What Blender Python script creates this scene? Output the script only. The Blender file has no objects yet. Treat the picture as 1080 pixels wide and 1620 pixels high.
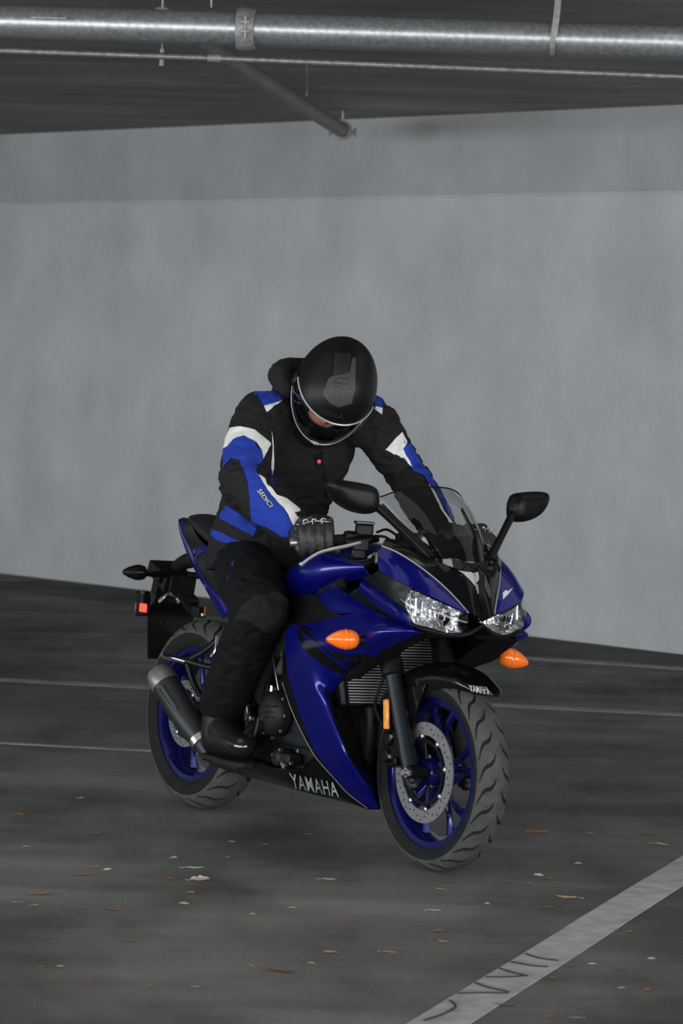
import bpy, bmesh, math, random
from mathutils import Vector, Matrix, noise
from mathutils.bvhtree import BVHTree
random.seed(7)
SC = bpy.context.scene
COL = SC.collection

# ------------------------------------------------------------------ camera
FPX, PITCH, ROLL, CAMH = 5197.376, 0.0515041, -0.0296721, 1.5553157
fw = Vector((0, math.cos(PITCH), -math.sin(PITCH)))
_r, _u = Vector((1, 0, 0)), Vector((1, 0, 0)).cross(fw)
_c, _s = math.cos(ROLL), math.sin(ROLL)
cr, cu = _c * _r - _s * _u, _s * _r + _c * _u
CAMP = Vector((0, 0, CAMH))
cam = bpy.data.cameras.new('camera')
cam.sensor_fit = 'VERTICAL'; cam.sensor_height = 36.0; cam.lens = FPX * 36 / 1620
cam.clip_end = 200
cam.dof.use_dof = True; cam.dof.focus_distance = 10.15; cam.dof.aperture_fstop = 7.0
camo = bpy.data.objects.new('camera', cam); COL.objects.link(camo)
M = Matrix((cr, cu, -fw)).transposed().to_4x4(); M.translation = CAMP
camo.matrix_world = M
SC.camera = camo

# ------------------------------------------------------------------ world, daylight, exposure
WALL0 = Vector((-0.2, 19.05, 0)); WU = Vector((0.6776, -0.7354, 0)); WN = Vector((-0.7354, -0.6776, 0)); WH = 2.83
def wp(u, n, z=0.0): return WALL0 + WU * u + WN * n + Vector((0, 0, z))
SC.view_settings.view_transform = 'Standard'; SC.view_settings.look = 'None'
SC.view_settings.exposure = 0.0; SC.view_settings.gamma = 1.0
SC.view_settings.use_curve_mapping = False
SC.cycles.max_bounces = 6; SC.cycles.diffuse_bounces = 3; SC.cycles.glossy_bounces = 3; SC.cycles.transmission_bounces = 4; SC.cycles.transparent_max_bounces = 12
w = bpy.data.worlds.new('overcast'); SC.world = w; w.use_nodes = True
w.node_tree.nodes['Background'].inputs[0].default_value = (0.86, 0.93, 1.0, 1)
w.node_tree.nodes['Background'].inputs[1].default_value = 0.55
def area_light(name, loc, target, sx, sy, watts, color):
    l = bpy.data.lights.new(name, 'AREA'); l.shape = 'RECTANGLE'; l.size = sx; l.size_y = sy; l.energy = watts; l.color = color
    o = bpy.data.objects.new(name, l); COL.objects.link(o); o.location = loc
    o.rotation_euler = (Vector(target) - Vector(loc)).to_track_quat('-Z', 'Y').to_euler()
    return o
# daylight through the open sides of the garage: one behind-left of the camera, one behind-right
area_light('daylight_open_side', wp(7, 18.5, 1.5), wp(7, 0, 1.0), 26, 2.5, 2150, (0.93, 0.97, 1.0))
area_light('daylight_entrance', wp(20.5, 8, 1.5), wp(0, 8, 1.0), 15, 2.5, 1400, (0.97, 0.98, 1.0))

# two broad fill lights added above the lane, unseen, to lift the floor
area_light('overhead_fill', (-1.6, 9.2, 2.78), (-1.6, 9.2, 0), 2.4, 2.4, 12, (1.0, 0.98, 0.94))
area_light('overhead_fill', (2.2, 9.8, 2.78), (2.2, 9.8, 0), 2.4, 2.4, 12, (1.0, 0.98, 0.94))

# ------------------------------------------------------------------ bike frame of reference (x ahead, y left, z up)
YAW, LEAN = -0.9972856, 0.0476665
BO = Vector((-0.441085, 10.829293, 0))
BR = Matrix.Rotation(YAW, 3, 'Z') @ Matrix.Rotation(-LEAN, 3, 'X')
BRT = BR.transposed()
CL = BRT @ (CAMP - BO)                                   # camera station in the bike's frame
def rayd(px, py): return BRT @ (fw + cr * ((px - 540) / FPX) - cu * ((py - 810) / FPX))
def _un(px, py, ax, v):
    d = rayd(px, py); return CL + d * ((v - CL[ax]) / d[ax])
def X(px, py, v): return _un(px, py, 0, v)
def Y(px, py, v): return _un(px, py, 1, v)
def Z(px, py, v): return _un(px, py, 2, v)

# ------------------------------------------------------------------ materials
def mat(name, col, rough=0.5, metal=0.0, coat=0.0, noise_=None, bump=None, spec=0.5, sheen=0.0, trans=0.0, emit=0.0, alpha=1.0):
    """noise_=(scale, amount): colour mottling; bump=(scale, strength)"""
    m = bpy.data.materials.new(name); m.use_nodes = True
    nt = m.node_tree; b = nt.nodes['Principled BSDF']
    b.inputs['Base Color'].default_value = (*col, 1); b.inputs['Roughness'].default_value = rough
    b.inputs['Metallic'].default_value = metal; b.inputs['Coat Weight'].default_value = coat
    b.inputs['Coat Roughness'].default_value = 0.06
    b.inputs['Specular IOR Level'].default_value = spec
    b.inputs['Sheen Weight'].default_value = sheen
    b.inputs['Transmission Weight'].default_value = trans
    b.inputs['Alpha'].default_value = alpha
    if emit:
        b.inputs['Emission Color'].default_value = (*col, 1); b.inputs['Emission Strength'].default_value = emit
    if noise_ or bump:
        tc = nt.nodes.new('ShaderNodeTexCoord')
    if noise_:
        n = nt.nodes.new('ShaderNodeTexNoise'); n.inputs['Scale'].default_value = noise_[0]; n.inputs['Detail'].default_value = 6
        r = nt.nodes.new('ShaderNodeMapRange'); r.inputs[1].default_value = 0.3; r.inputs[2].default_value = 0.7
        r.inputs[3].default_value = 1 - noise_[1]; r.inputs[4].default_value = 1 + noise_[1]
        x = nt.nodes.new('ShaderNodeMix'); x.data_type = 'RGBA'; x.blend_type = 'MULTIPLY'; x.inputs[0].default_value = 1
        x.inputs[6].default_value = (*col, 1)
        nt.links.new(tc.outputs['Object'], n.inputs['Vector']); nt.links.new(n.outputs['Fac'], r.inputs[0])
        nt.links.new(r.outputs[0], x.inputs[7]); nt.links.new(x.outputs[2], b.inputs['Base Color'])
    if bump:
        n2 = nt.nodes.new('ShaderNodeTexNoise'); n2.inputs['Scale'].default_value = bump[0]; n2.inputs['Detail'].default_value = 4
        bp = nt.nodes.new('ShaderNodeBump'); bp.inputs['Strength'].default_value = bump[1]; bp.inputs['Distance'].default_value = 0.002
        nt.links.new(tc.outputs['Object'], n2.inputs['Vector']); nt.links.new(n2.outputs['Fac'], bp.inputs['Height'])
        nt.links.new(bp.outputs['Normal'], b.inputs['Normal'])
    return m

def glassy(name, col, clear, rough=0.03):
    """thin clear plastic: a transparent sheet with a glossy skin"""
    m = bpy.data.materials.new(name); m.use_nodes = True; nt = m.node_tree
    nt.nodes.remove(nt.nodes['Principled BSDF'])
    t = nt.nodes.new('ShaderNodeBsdfTransparent'); t.inputs[0].default_value = (*col, 1)
    g = nt.nodes.new('ShaderNodeBsdfGlossy'); g.inputs[0].default_value = (1, 1, 1, 1); g.inputs['Roughness'].default_value = rough
    f0 = nt.nodes.new('ShaderNodeLayerWeight'); f0.inputs[0].default_value = 0.5
    f = nt.nodes.new('ShaderNodeMath'); f.operation = 'POWER'; f.inputs[1].default_value = 4.0; nt.links.new(f0.outputs['Facing'], f.inputs[0])
    a = nt.nodes.new('ShaderNodeMath'); a.operation = 'MULTIPLY_ADD'; a.inputs[1].default_value = 0.7; a.inputs[2].default_value = clear
    x = nt.nodes.new('ShaderNodeMixShader')
    nt.links.new(f.outputs[0], a.inputs[0]); nt.links.new(a.outputs[0], x.inputs[0])
    nt.links.new(t.outputs[0], x.inputs[1]); nt.links.new(g.outputs[0], x.inputs[2])
    nt.links.new(x.outputs[0], nt.nodes['Material Output'].inputs[0])
    return m

MT = dict(
    blue=mat('blue_paint', (0.0015, 0.0035, 0.135), 0.3, 0.4, 0.45, spec=0.25),
    blue_rim=mat('blue_wheel_paint', (0.004, 0.006, 0.085), 0.3, 0.5, 0.4, spec=0.3),
    gloss=mat('gloss_black', (0.003, 0.003, 0.0035), 0.14, 0, 0.15, spec=0.25),
    plastic=mat('black_plastic', (0.0045, 0.0045, 0.005), 0.5, 0, 0, bump=(900, 0.2), spec=0.15),
    satin=mat('satin_black', (0.0045, 0.0045, 0.005), 0.36, spec=0.14),
    rubber=mat('tyre_rubber', (0.0085, 0.0085, 0.0085), 0.8, noise_=(60, 0.3), spec=0.2),
    tread=mat('worn_tread', (0.045, 0.0445, 0.0425), 0.85, noise_=(25, 0.3), bump=(400, 0.3)),
    steel=mat('brushed_steel', (0.42, 0.42, 0.42), 0.35, 1.0, noise_=(40, 0.2)),
    disc=mat('brake_steel', (0.2, 0.2, 0.2), 0.45, 0.7, noise_=(90, 0.15)),
    alu=mat('polished_aluminium', (0.66, 0.65, 0.63), 0.32, 0.85),
    chrome=mat('chrome', (0.8, 0.8, 0.82), 0.12, 1.0),
    reflector=mat('bright_reflector', (0.75, 0.76, 0.77), 0.14, 0.9),
    silver=mat('silver_line', (0.34, 0.33, 0.31), 0.4, 0.2),
    fork=mat('fork_black', (0.006, 0.008, 0.0095), 0.42, spec=0.25),
    engine=mat('engine_grey', (0.0085, 0.010, 0.0105), 0.5, 0.0, bump=(300, 0.3), spec=0.22),
    frame=mat('frame_grey', (0.045, 0.05, 0.047), 0.5, 0.2),
    fins=mat('radiator_fin', (0.38, 0.375, 0.36), 0.5, 0.2),
    orange=mat('amber_lens', (0.85, 0.16, 0.01), 0.18, 0, 0.6, emit=0.05),
    amber=mat('amber_reflector', (0.72, 0.28, 0.04), 0.3, noise_=(80, 0.3)),
    red=mat('red_reflector_glow', (0.9, 0.085, 0.05), 0.25, emit=0.45),  # red reflector, its bright return put in as an added glow
    seat=mat('seat_vinyl', (0.012, 0.012, 0.012), 0.5, bump=(700, 0.4), spec=0.3),
    muffler=mat('muffler_black', (0.014, 0.016, 0.017), 0.45, spec=0.35),
    cap=mat('muffler_cap', (0.19, 0.185, 0.18), 0.42, 0.6),
    pale=mat('pale_lens', (0.42, 0.42, 0.40), 0.25, 0.3, bump=(60, 0.8)),
    white=mat('white_letter', (0.6, 0.6, 0.6), 0.5),
    letter=mat('grey_letter', (0.32, 0.35, 0.35), 0.5),
    screen=glassy('tinted_screen', (0.64, 0.65, 0.65), 0.03, 0.05),
    lens=glassy('clear_lens', (0.97, 0.97, 0.98), 0.03, 0.15),
    visor=glassy('clear_visor', (0.9, 0.91, 0.92), 0.04, 0.05),
)

# ------------------------------------------------------------------ mesh helpers
def tag(o, label=None, cat=None, group=None, kind=None):
    if label: o['label'] = label
    if cat: o['category'] = cat
    if group: o['group'] = group
    if kind: o['kind'] = kind
    return o
def empty(name, label, cat, loc=(0, 0, 0)):
    o = bpy.data.objects.new(name, None); COL.objects.link(o); o.location = loc; o.empty_display_size = .1
    return tag(o, label, cat)
def link(name, me, m, parent=None, smooth=True, label=None, sharp=None):
    o = bpy.data.objects.new(name, me); COL.objects.link(o)
    if not isinstance(m, (list, tuple)): m = [m]
    for k in m: me.materials.append(k)
    if smooth:
        me.polygons.foreach_set('use_smooth', [True] * len(me.polygons))
        if sharp: me.set_sharp_from_angle(angle=math.radians(sharp))
    if parent: o.parent = parent
    if label: o['label'] = label
    return o
def geo(name, vf, m, parent=None, smooth=True, solid=0.0, bevel=0.0, label=None, sharp=35, clean=True, mi=None):
    me = bpy.data.meshes.new(name); me.from_pydata([tuple(v) for v in vf[0]], [], vf[1])
    if mi: me.polygons.foreach_set('material_index', mi)
    if clean:
        bm = bmesh.new(); bm.from_mesh(me)
        bmesh.ops.remove_doubles(bm, verts=bm.verts, dist=1e-5)
        bmesh.ops.recalc_face_normals(bm, faces=bm.faces); bm.to_mesh(me); bm.free()
    o = link(name, me, m, parent, smooth, label, sharp)
    if solid:
        d = o.modifiers.new('s', 'SOLIDIFY'); d.thickness = abs(solid); d.offset = 0
        d = o.modifiers.new('e', 'EDGE_SPLIT'); d.split_angle = math.radians(45)
    if bevel:
        d = o.modifiers.new('b', 'BEVEL'); d.width = bevel; d.segments = 2; d.limit_method = 'ANGLE'
    return o
def mir(vf): return [Vector((v[0], -v[1], v[2])) for v in vf[0]], [tuple(reversed(f)) for f in vf[1]]
def both(name, vf, m, parent, **k):
    return geo(name, vf, m, parent, **k), geo(name, mir(vf), m, parent, **k)
def cr_pt(P, t):
    """Catmull-Rom through P at t in 0..len-1"""
    n = len(P); i = min(int(t), n - 2); f = t - i
    p1, p2 = P[i], P[i + 1]
    p0 = P[i - 1] if i > 0 else p1 * 2 - p2
    p3 = P[i + 2] if i + 2 < n else p2 * 2 - p1
    return 0.5 * ((2 * p1) + (p2 - p0) * f + (2 * p0 - 5 * p1 + 4 * p2 - p3) * f * f + (3 * p1 - p0 - 3 * p2 + p3) * f ** 3)
def path(P, n):
    P = [Vector(p) for p in P]
    return [cr_pt(P, i / (n - 1) * (len(P) - 1)) for i in range(n)]
def loft(lines, nu=40, nv=8, closed=False):
    """lines of equal length; u runs along each line, v across the lines"""
    L = [path(l, nu) for l in lines]
    vs = []
    for j in range(nv):
        t = j / (nv - 1) * (len(L) - 1)
        for i in range(nu): vs.append(cr_pt([l[i] for l in L], t))
    fs = [(j * nu + i, j * nu + i + 1, (j + 1) * nu + i + 1, (j + 1) * nu + i) for j in range(nv - 1) for i in range(nu - 1)]
    if closed: fs += [(j * nu + nu - 1, j * nu, (j + 1) * nu, (j + 1) * nu + nu - 1) for j in range(nv - 1)]
    return vs, fs
def join(*vfs):
    vs, fs = [], []
    for v, f in vfs:
        k = len(vs); vs += list(v); fs += [tuple(a + k for a in q) for q in f]
    return vs, fs
def tube(pts, rad, n=12, res=0, flat=1.0, up=None, cap=True):
    """round sweep; rad a number or a list (same length as pts); flat squeezes the second axis"""
    pts = [Vector(p) for p in pts]
    R = list(rad) if isinstance(rad, (list, tuple)) else [rad] * len(pts)
    if res:
        Q = path(pts, res); RR = [cr_pt([Vector((r, 0, 0)) for r in R], i / (res - 1) * (len(R) - 1)).x for i in range(res)]
        pts, R = Q, RR
    vs, fs = [], []
    a0 = Vector(up) if up else None
    for i, p in enumerate(pts):
        d = (pts[min(i + 1, len(pts) - 1)] - pts[max(i - 1, 0)]).normalized()
        if a0 is None:
            a0 = Vector((0, 0, 1)) if abs(d.z) < .9 else Vector((1, 0, 0))
        a = (a0 - d * a0.dot(d)).normalized(); b = d.cross(a)
        if not up: a0 = a
        for k in range(n):
            t = 2 * math.pi * k / n
            vs.append(p + (a * math.cos(t) * flat + b * math.sin(t)) * R[i])
    for i in range(len(pts) - 1):
        for k in range(n):
            fs.append((i * n + k, i * n + (k + 1) % n, (i + 1) * n + (k + 1) % n, (i + 1) * n + k))
    if cap: fs += [tuple(reversed(range(n))), tuple(range((len(pts) - 1) * n, len(pts) * n))]
    return vs, fs
def lathe(prof, o, ax, n=48, cap=False, ref=None, sx=1.0):
    """prof = [(radius, along)]"""
    o, ax = Vector(o), Vector(ax).normalized()
    a = Vector(ref) if ref else (Vector((0, 0, 1)) if abs(ax.z) < .9 else Vector((1, 0, 0)))
    a = (a - ax * a.dot(ax)).normalized(); b = ax.cross(a)
    vs = [o + ax * z + (a * math.cos(2 * math.pi * k / n) + b * math.sin(2 * math.pi * k / n) * sx) * r for r, z in prof for k in range(n)]
    fs = [(i * n + k, i * n + (k + 1) % n, (i + 1) * n + (k + 1) % n, (i + 1) * n + k) for i in range(len(prof) - 1) for k in range(n)]
    if cap: fs += [tuple(reversed(range(n))), tuple(range((len(prof) - 1) * n, len(prof) * n))]
    return vs, fs
def box(c, s, rot=None):
    c = Vector(c); R = rot or Matrix.Identity(3)
    vs = [c + R @ Vector((x * s[0] / 2, y * s[1] / 2, z * s[2] / 2)) for x in (-1, 1) for y in (-1, 1) for z in (-1, 1)]
    return vs, [(0, 1, 3, 2), (4, 6, 7, 5), (0, 4, 5, 1), (2, 3, 7, 6), (0, 2, 6, 4), (1, 5, 7, 3)]
def plate(poly, ext):
    """polygon pushed along the vector ext"""
    n = len(poly); ext = Vector(ext)
    vs = [Vector(p) for p in poly] + [Vector(p) + ext for p in poly]
    return vs, [tuple(reversed(range(n))), tuple(range(n, 2 * n))] + [(i, (i + 1) % n, n + (i + 1) % n, n + i) for i in range(n)]
def rotm(ax, deg): return Matrix.Rotation(math.radians(deg), 3, ax)
def filled(loops, depth):
    """flat figure with holes: first loop the outline, the others holes, thickness depth; returned as (verts, faces) in XY"""
    cu_ = bpy.data.curves.new('t', 'CURVE'); cu_.dimensions = '2D'; cu_.fill_mode = 'BOTH'; cu_.extrude = depth / 2
    for lp in loops:
        s = cu_.splines.new('POLY'); s.points.add(len(lp) - 1); s.use_cyclic_u = True
        for p, q in zip(s.points, lp): p.co = (q[0], q[1], 0, 1)
    o = bpy.data.objects.new('t', cu_); COL.objects.link(o)
    bpy.context.view_layer.update()
    me = bpy.data.meshes.new_from_object(o.evaluated_get(bpy.context.evaluated_depsgraph_get()))
    r = [v.co.copy() for v in me.vertices], [tuple(p.vertices) for p in me.polygons]
    bpy.data.objects.remove(o); bpy.data.curves.remove(cu_); bpy.data.meshes.remove(me)
    return r
def textmesh(s, bold=0.0, shear=0.0, space=1.0):
    """lettering as a flat mesh scaled into the unit square"""
    c = bpy.data.curves.new('t', 'FONT'); c.body = s; c.offset = bold; c.shear = shear; c.space_character = space; c.resolution_u = 3
    o = bpy.data.objects.new('t', c); COL.objects.link(o); bpy.context.view_layer.update()
    me = bpy.data.meshes.new_from_object(o.evaluated_get(bpy.context.evaluated_depsgraph_get()))
    V = [v.co.copy() for v in me.vertices]; F = [tuple(p.vertices) for p in me.polygons]
    bpy.data.objects.remove(o); bpy.data.curves.remove(c); bpy.data.meshes.remove(me)
    x0, x1 = min(v.x for v in V), max(v.x for v in V); y0, y1 = min(v.y for v in V), max(v.y for v in V)
    return [((v.x - x0) / (x1 - x0), (v.y - y0) / (y1 - y0)) for v in V], F
def bvh_of(o):
    dg = bpy.context.evaluated_depsgraph_get(); ev = o.evaluated_get(dg); me = ev.to_mesh()
    t = BVHTree.FromPolygons([v.co.copy() for v in me.vertices], [tuple(p.vertices) for p in me.polygons]); ev.to_mesh_clear()
    return t
def drop(pts2, bvhs, off):
    """set points seen at pixel positions down on the surfaces they lie on (in the bike's frame)"""
    if not isinstance(bvhs, (list, tuple)): bvhs = [bvhs]
    out = []; hits = []
    for px, py in pts2:
        d = rayd(px, py).normalized(); best = None
        for t in bvhs:
            h = t.ray_cast(CL, d)
            if h[0] is not None and (best is None or h[3] < best[3]): best = h
        out.append((best, d)); 
        if best: hits.append(best[3])
    ref = sorted(hits)[len(hits) // 2] if hits else 10.5
    res = []
    for h, d in out:
        if h is None:
            p = CL + d * ref; q = min((t.find_nearest(p) for t in bvhs), key=lambda a: a[3]); co, no = q[0], q[1]
        else: co, no = h[0], h[1]
        if no.dot(d) > 0: no = -no
        res.append(co + no * off)
    return res
def clipcell(poly, x0, y0, x1, y1):
    def cl(P, f, inter):
        o = []
        for i in range(len(P)):
            a, b = P[i - 1], P[i]
            if f(b):
                if not f(a): o.append(inter(a, b))
                o.append(b)
            elif f(a): o.append(inter(a, b))
        return o
    ix = lambda c: (lambda a, b: (c, a[1] + (b[1] - a[1]) * (c - a[0]) / (b[0] - a[0])))
    iy = lambda c: (lambda a, b: (a[0] + (b[0] - a[0]) * (c - a[1]) / (b[1] - a[1]), c))
    for f, g in ((lambda p: p[0] >= x0, ix(x0)), (lambda p: p[0] <= x1, ix(x1)), (lambda p: p[1] >= y0, iy(y0)), (lambda p: p[1] <= y1, iy(y1))):
        if not poly: break
        poly = cl(poly, f, g)
    return poly
def smoothpoly(P, n=4):
    Q = []
    for i in range(len(P)):
        p0, p1, p2, p3 = (Vector((*P[(i + k) % len(P)], 0)) for k in (-1, 0, 1, 2))
        for j in range(n):
            f = j / n
            v = 0.5 * ((2 * p1) + (p2 - p0) * f + (2 * p0 - 5 * p1 + 4 * p2 - p3) * f * f + (3 * p1 - p0 - 3 * p2 + p3) * f ** 3)
            Q.append((v.x, v.y))
    return Q
def panel(name, poly, bvhs, m, parent, off=0.0015, step=4.0, round_=0, label=None, solid=0.0):
    """a panel cut to the outline poly and laid on the surfaces"""
    if round_: poly = smoothpoly(poly, round_)
    xs = [p[0] for p in poly]; ys = [p[1] for p in poly]
    vid, V2, F = {}, [], []
    nx = int((max(xs) - min(xs)) / step) + 1; ny = int((max(ys) - min(ys)) / step) + 1
    for i in range(nx):
        for j in range(ny):
            x0, y0 = min(xs) + i * step, min(ys) + j * step
            c = clipcell(poly, x0, y0, x0 + step, y0 + step)
            f = []
            for p in c:
                k = (round(p[0], 3), round(p[1], 3))
                if k not in vid: vid[k] = len(V2); V2.append(k)
                if not f or f[-1] != vid[k]: f.append(vid[k])
            if len(f) > 1 and f[0] == f[-1]: f.pop()
            if len(set(f)) == len(f) and len(f) > 2: F.append(tuple(f))
    V = drop(V2, bvhs, off)
    return geo(name, (V, F), m, parent, label=label, solid=solid, sharp=None)
def lettering(name, s, quad, bvhs, m, parent, off=0.002, bold=0.0, shear=0.0, label=None, space=1.0):
    """quad = pixel corners: bottom-left, bottom-right, top-right, top-left of the word"""
    V, F = textmesh(s, bold, shear, space)
    a, b, c, d = [Vector((*q, 0)) for q in quad]
    nu, nv = 14, 5
    grid = [(a * (1 - u) * (1 - v) + b * u * (1 - v) + c * u * v + d * (1 - u) * v) for v in [j / (nv - 1) for j in range(nv)] for u in [i / (nu - 1) for i in range(nu)]]
    G = drop([(p.x, p.y) for p in grid], bvhs, off)
    def at_(u, v):
        x, y = min(u * (nu - 1), nu - 1.001), min(v * (nv - 1), nv - 1.001); i, j = int(x), int(y); x, y = x - i, y - j
        return (G[j * nu + i] * (1 - x) + G[j * nu + i + 1] * x) * (1 - y) + (G[(j + 1) * nu + i] * (1 - x) + G[(j + 1) * nu + i + 1] * x) * y
    return geo(name, ([at_(u, v) for u, v in V], F), m, parent, smooth=False, label=label, clean=False)

# ------------------------------------------------------------------ the garage
def nodes(m): return m.node_tree.nodes, m.node_tree.links
def concrete(name, base, kind):
    m = bpy.data.materials.new(name); m.use_nodes = True; N, L = nodes(m); b = N['Principled BSDF']; b.inputs['Roughness'].default_value = 0.9
    b.inputs['Specular IOR Level'].default_value = 0.2
    tc = N.new('ShaderNodeTexCoord')
    def nz(sc, scale, det, lo, hi, a, c, rough=0.55):
        mp = N.new('ShaderNodeMapping'); mp.inputs['Scale'].default_value = sc; L.new(tc.outputs['Object'], mp.inputs[0])
        n = N.new('ShaderNodeTexNoise'); n.inputs['Scale'].default_value = scale; n.inputs['Detail'].default_value = det; n.inputs['Roughness'].default_value = rough
        L.new(mp.outputs[0], n.inputs[0])
        r = N.new('ShaderNodeMapRange'); r.inputs[1].default_value = lo; r.inputs[2].default_value = hi; r.inputs[3].default_value = a; r.inputs[4].default_value = c
        L.new(n.outputs[0], r.inputs[0]); return r.outputs[0]
    def mul(a, c):
        k = N.new('ShaderNodeMath'); k.operation = 'MULTIPLY'; L.new(a, k.inputs[0]); L.new(c, k.inputs[1]); return k.outputs[0]
    if kind == 'wall':
        f = [nz((1, 1, 1), 1.1, 8, .3, .7, .9, 1.1), nz((1.6, 1.6, .3), 1.3, 6, .35, .7, .955, 1.06), nz((1, 1, .7), 2.6, 8, .42, .72, .97, 1.12, .62), nz((1, 1, 1), 60, 3, .3, .7, .96, 1.04)]
    elif kind == 'floor':
        f = [nz((1, .7, 1), .6, 8, .3, .7, .66, 1.25), nz((1.0, .5, 1), 1.7, 8, .36, .56, .62, 1.12, .6), nz((.35, 1, 1), 3.3, 6, .35, .65, .82, 1.12), nz((1, 1, 1), 170, 2, .3, .7, .72, 1.28), nz((.3, 1.3, 1), 2.1, 5, .45, .72, .92, 1.22)]
    else:
        f = [nz((1, 1, 1), .7, 8, .3, .7, .75, 1.25), nz((.5, 2, 1), 1.5, 8, .35, .65, .8, 1.15), nz((1, 1, 1), 40, 3, .3, .7, .95, 1.05)]
    g = f[0]
    for k in f[1:]: g = mul(g, k)
    x = N.new('ShaderNodeMix'); x.data_type = 'RGBA'; x.blend_type = 'MULTIPLY'; x.inputs[0].default_value = 1; x.inputs[6].default_value = (*base, 1)
    L.new(g, x.inputs[7]); L.new(x.outputs[2], b.inputs['Base Color'])
    bp = N.new('ShaderNodeBump'); bp.inputs['Strength'].default_value = .35; bp.inputs['Distance'].default_value = .004 if kind == 'floor' else .01
    L.new(f[3] if kind == 'floor' else f[2], bp.inputs['Height']); L.new(bp.outputs[0], b.inputs['Normal'])
    return m
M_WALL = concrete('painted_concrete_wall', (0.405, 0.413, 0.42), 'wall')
M_WALL2 = concrete('darker_upper_lift', (0.322, 0.325, 0.328), 'wall')  # upper lift in a slightly darker tone than the lower one
M_FLOOR = concrete('old_asphalt', (0.172, 0.169, 0.163), 'floor')
M_CEIL = concrete('bare_concrete_soffit', (0.25, 0.245, 0.235), 'ceiling')
M_LINE = mat('worn_white_paint', (0.44, 0.44, 0.435), 0.85, noise_=(14, 0.22), bump=(300, 0.3))
M_LINE2 = mat('faded_white_paint', (0.3, 0.3, 0.3), 0.85, noise_=(9, 0.3))
M_CRACK = mat('tar_in_cracks', (0.02, 0.02, 0.02), 0.7)
M_PIPE = mat('galvanised_pipe', (0.33, 0.345, 0.35), 0.36, 0.75, noise_=(60, 0.22), bump=(160, 0.06))
M_COND = mat('galvanised_conduit', (0.2, 0.2, 0.195), 0.5, 0.6, noise_=(50, 0.3))
M_IRON = mat('dull_iron', (0.23, 0.225, 0.22), 0.6, 0.4, noise_=(60, 0.25))
M_BRANCH = mat('dull_grey_pipe', (0.16, 0.155, 0.15), 0.6, 0.3, noise_=(20, 0.25))

def uv_poly(pts, z0, z1):
    return plate([Vector((p.x, p.y, z0)) for p in pts], (0, 0, z1 - z0))
cor = [wp(-14, -.25), wp(21, -.25), wp(21, 19), wp(-14, 19)]
tag(geo('floor', uv_poly(cor, -.2, 0), M_FLOOR, smooth=False), 'dark worn asphalt floor of the parking garage', kind='structure')
tag(geo('ceiling', uv_poly(cor, WH, WH + .25), M_CEIL, smooth=False), 'dark bare concrete ceiling slab of the garage', kind='structure')
# wall: a lower lift standing a touch proud of the upper one, with a narrow joint between
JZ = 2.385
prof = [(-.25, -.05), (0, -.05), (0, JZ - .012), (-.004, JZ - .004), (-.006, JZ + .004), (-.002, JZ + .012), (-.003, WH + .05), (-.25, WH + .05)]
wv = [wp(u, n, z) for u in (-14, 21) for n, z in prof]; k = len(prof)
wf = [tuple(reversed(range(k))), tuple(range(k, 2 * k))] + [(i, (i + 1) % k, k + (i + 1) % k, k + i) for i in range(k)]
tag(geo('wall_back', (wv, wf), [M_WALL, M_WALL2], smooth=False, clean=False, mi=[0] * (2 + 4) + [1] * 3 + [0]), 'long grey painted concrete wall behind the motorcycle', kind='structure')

M_HAIR = mat('hairline_crack', (0.36, 0.365, 0.37), 0.9)
def wall_pt(px, py):
    d = fw + cr * ((px - 540) / FPX) - cu * ((py - 810) / FPX); t_ = (WALL0 - CAMP).dot(WN) / d.dot(WN); return CAMP + d * t_
for pts in (((1090, 545), (1062, 560), (1040, 588), (1022, 630), (1008, 672), (990, 706), (978, 722)),):
    geo('crack', tube([wall_pt(*p) for p in pts], .0016, 6, res=40), M_HAIR, bpy.data.objects['wall_back'])

# painted lines (thin coats of paint with their own thickness)
def floor_pt(px, py):
    d = fw + cr * ((px - 540) / FPX) - cu * ((py - 810) / FPX); return CAMP + d * (-CAMH / d.z)
def stripe(name, pts, w_, m, label, th=.0012):
    a = path(pts, max(2, 24)); vs, fs = [], []
    for i, p in enumerate(a):
        d = (a[min(i + 1, len(a) - 1)] - a[max(i - 1, 0)]).normalized(); s = Vector((-d.y, d.x, 0)) * w_ / 2
        j = Vector((random.uniform(-1, 1), random.uniform(-1, 1), 0)) * w_ * .015
        vs += [p + s + j, p - s + j]
    fs = [(2 * i, 2 * i + 1, 2 * i + 3, 2 * i + 2) for i in range(len(a) - 1)]
    vs = [Vector((v.x, v.y, th)) for v in vs]
    n = len(vs); vs2 = [Vector((v.x, v.y, -.001)) for v in vs]
    ring = list(range(0, n, 2)) + list(range(n - 1, 0, -2))
    F = fs + [(ring[i - 1], ring[i], ring[i] + n, ring[i - 1] + n) for i in range(len(ring))]
    return tag(geo(name, (vs + vs2, F), m, smooth=False), label, 'road marking')
A, Bq = Vector((.257, 7.473, 0)), Vector((1.062, 9.83, 0)); dl = (Bq - A)
big = stripe('painted_line', [A - dl * 1.5, A, Bq, Bq + dl * .6], .132, M_LINE, 'wide white painted line running across the bottom right corner')
def crack(px):
    P = [floor_pt(*p) for p in px]; r = .0022
    vs, fs = tube([Vector((p.x, p.y, .0012)) for p in P], r * 1.6, n=6, res=len(P) * 4)
    return geo('crack', (vs, fs), M_CRACK, big)
for px in ([(670, 1616), (700, 1606), (720, 1594), (712, 1584)], [(724, 1573), (768, 1572), (803, 1573)], [(752, 1556), (770, 1563), (805, 1571)],
           [(768, 1547), (800, 1547), (834, 1545)], [(790, 1533), (810, 1540), (834, 1545)], [(808, 1523), (840, 1529), (866, 1531)], [(831, 1510), (852, 1517), (882, 1521)]): crack(px)
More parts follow.
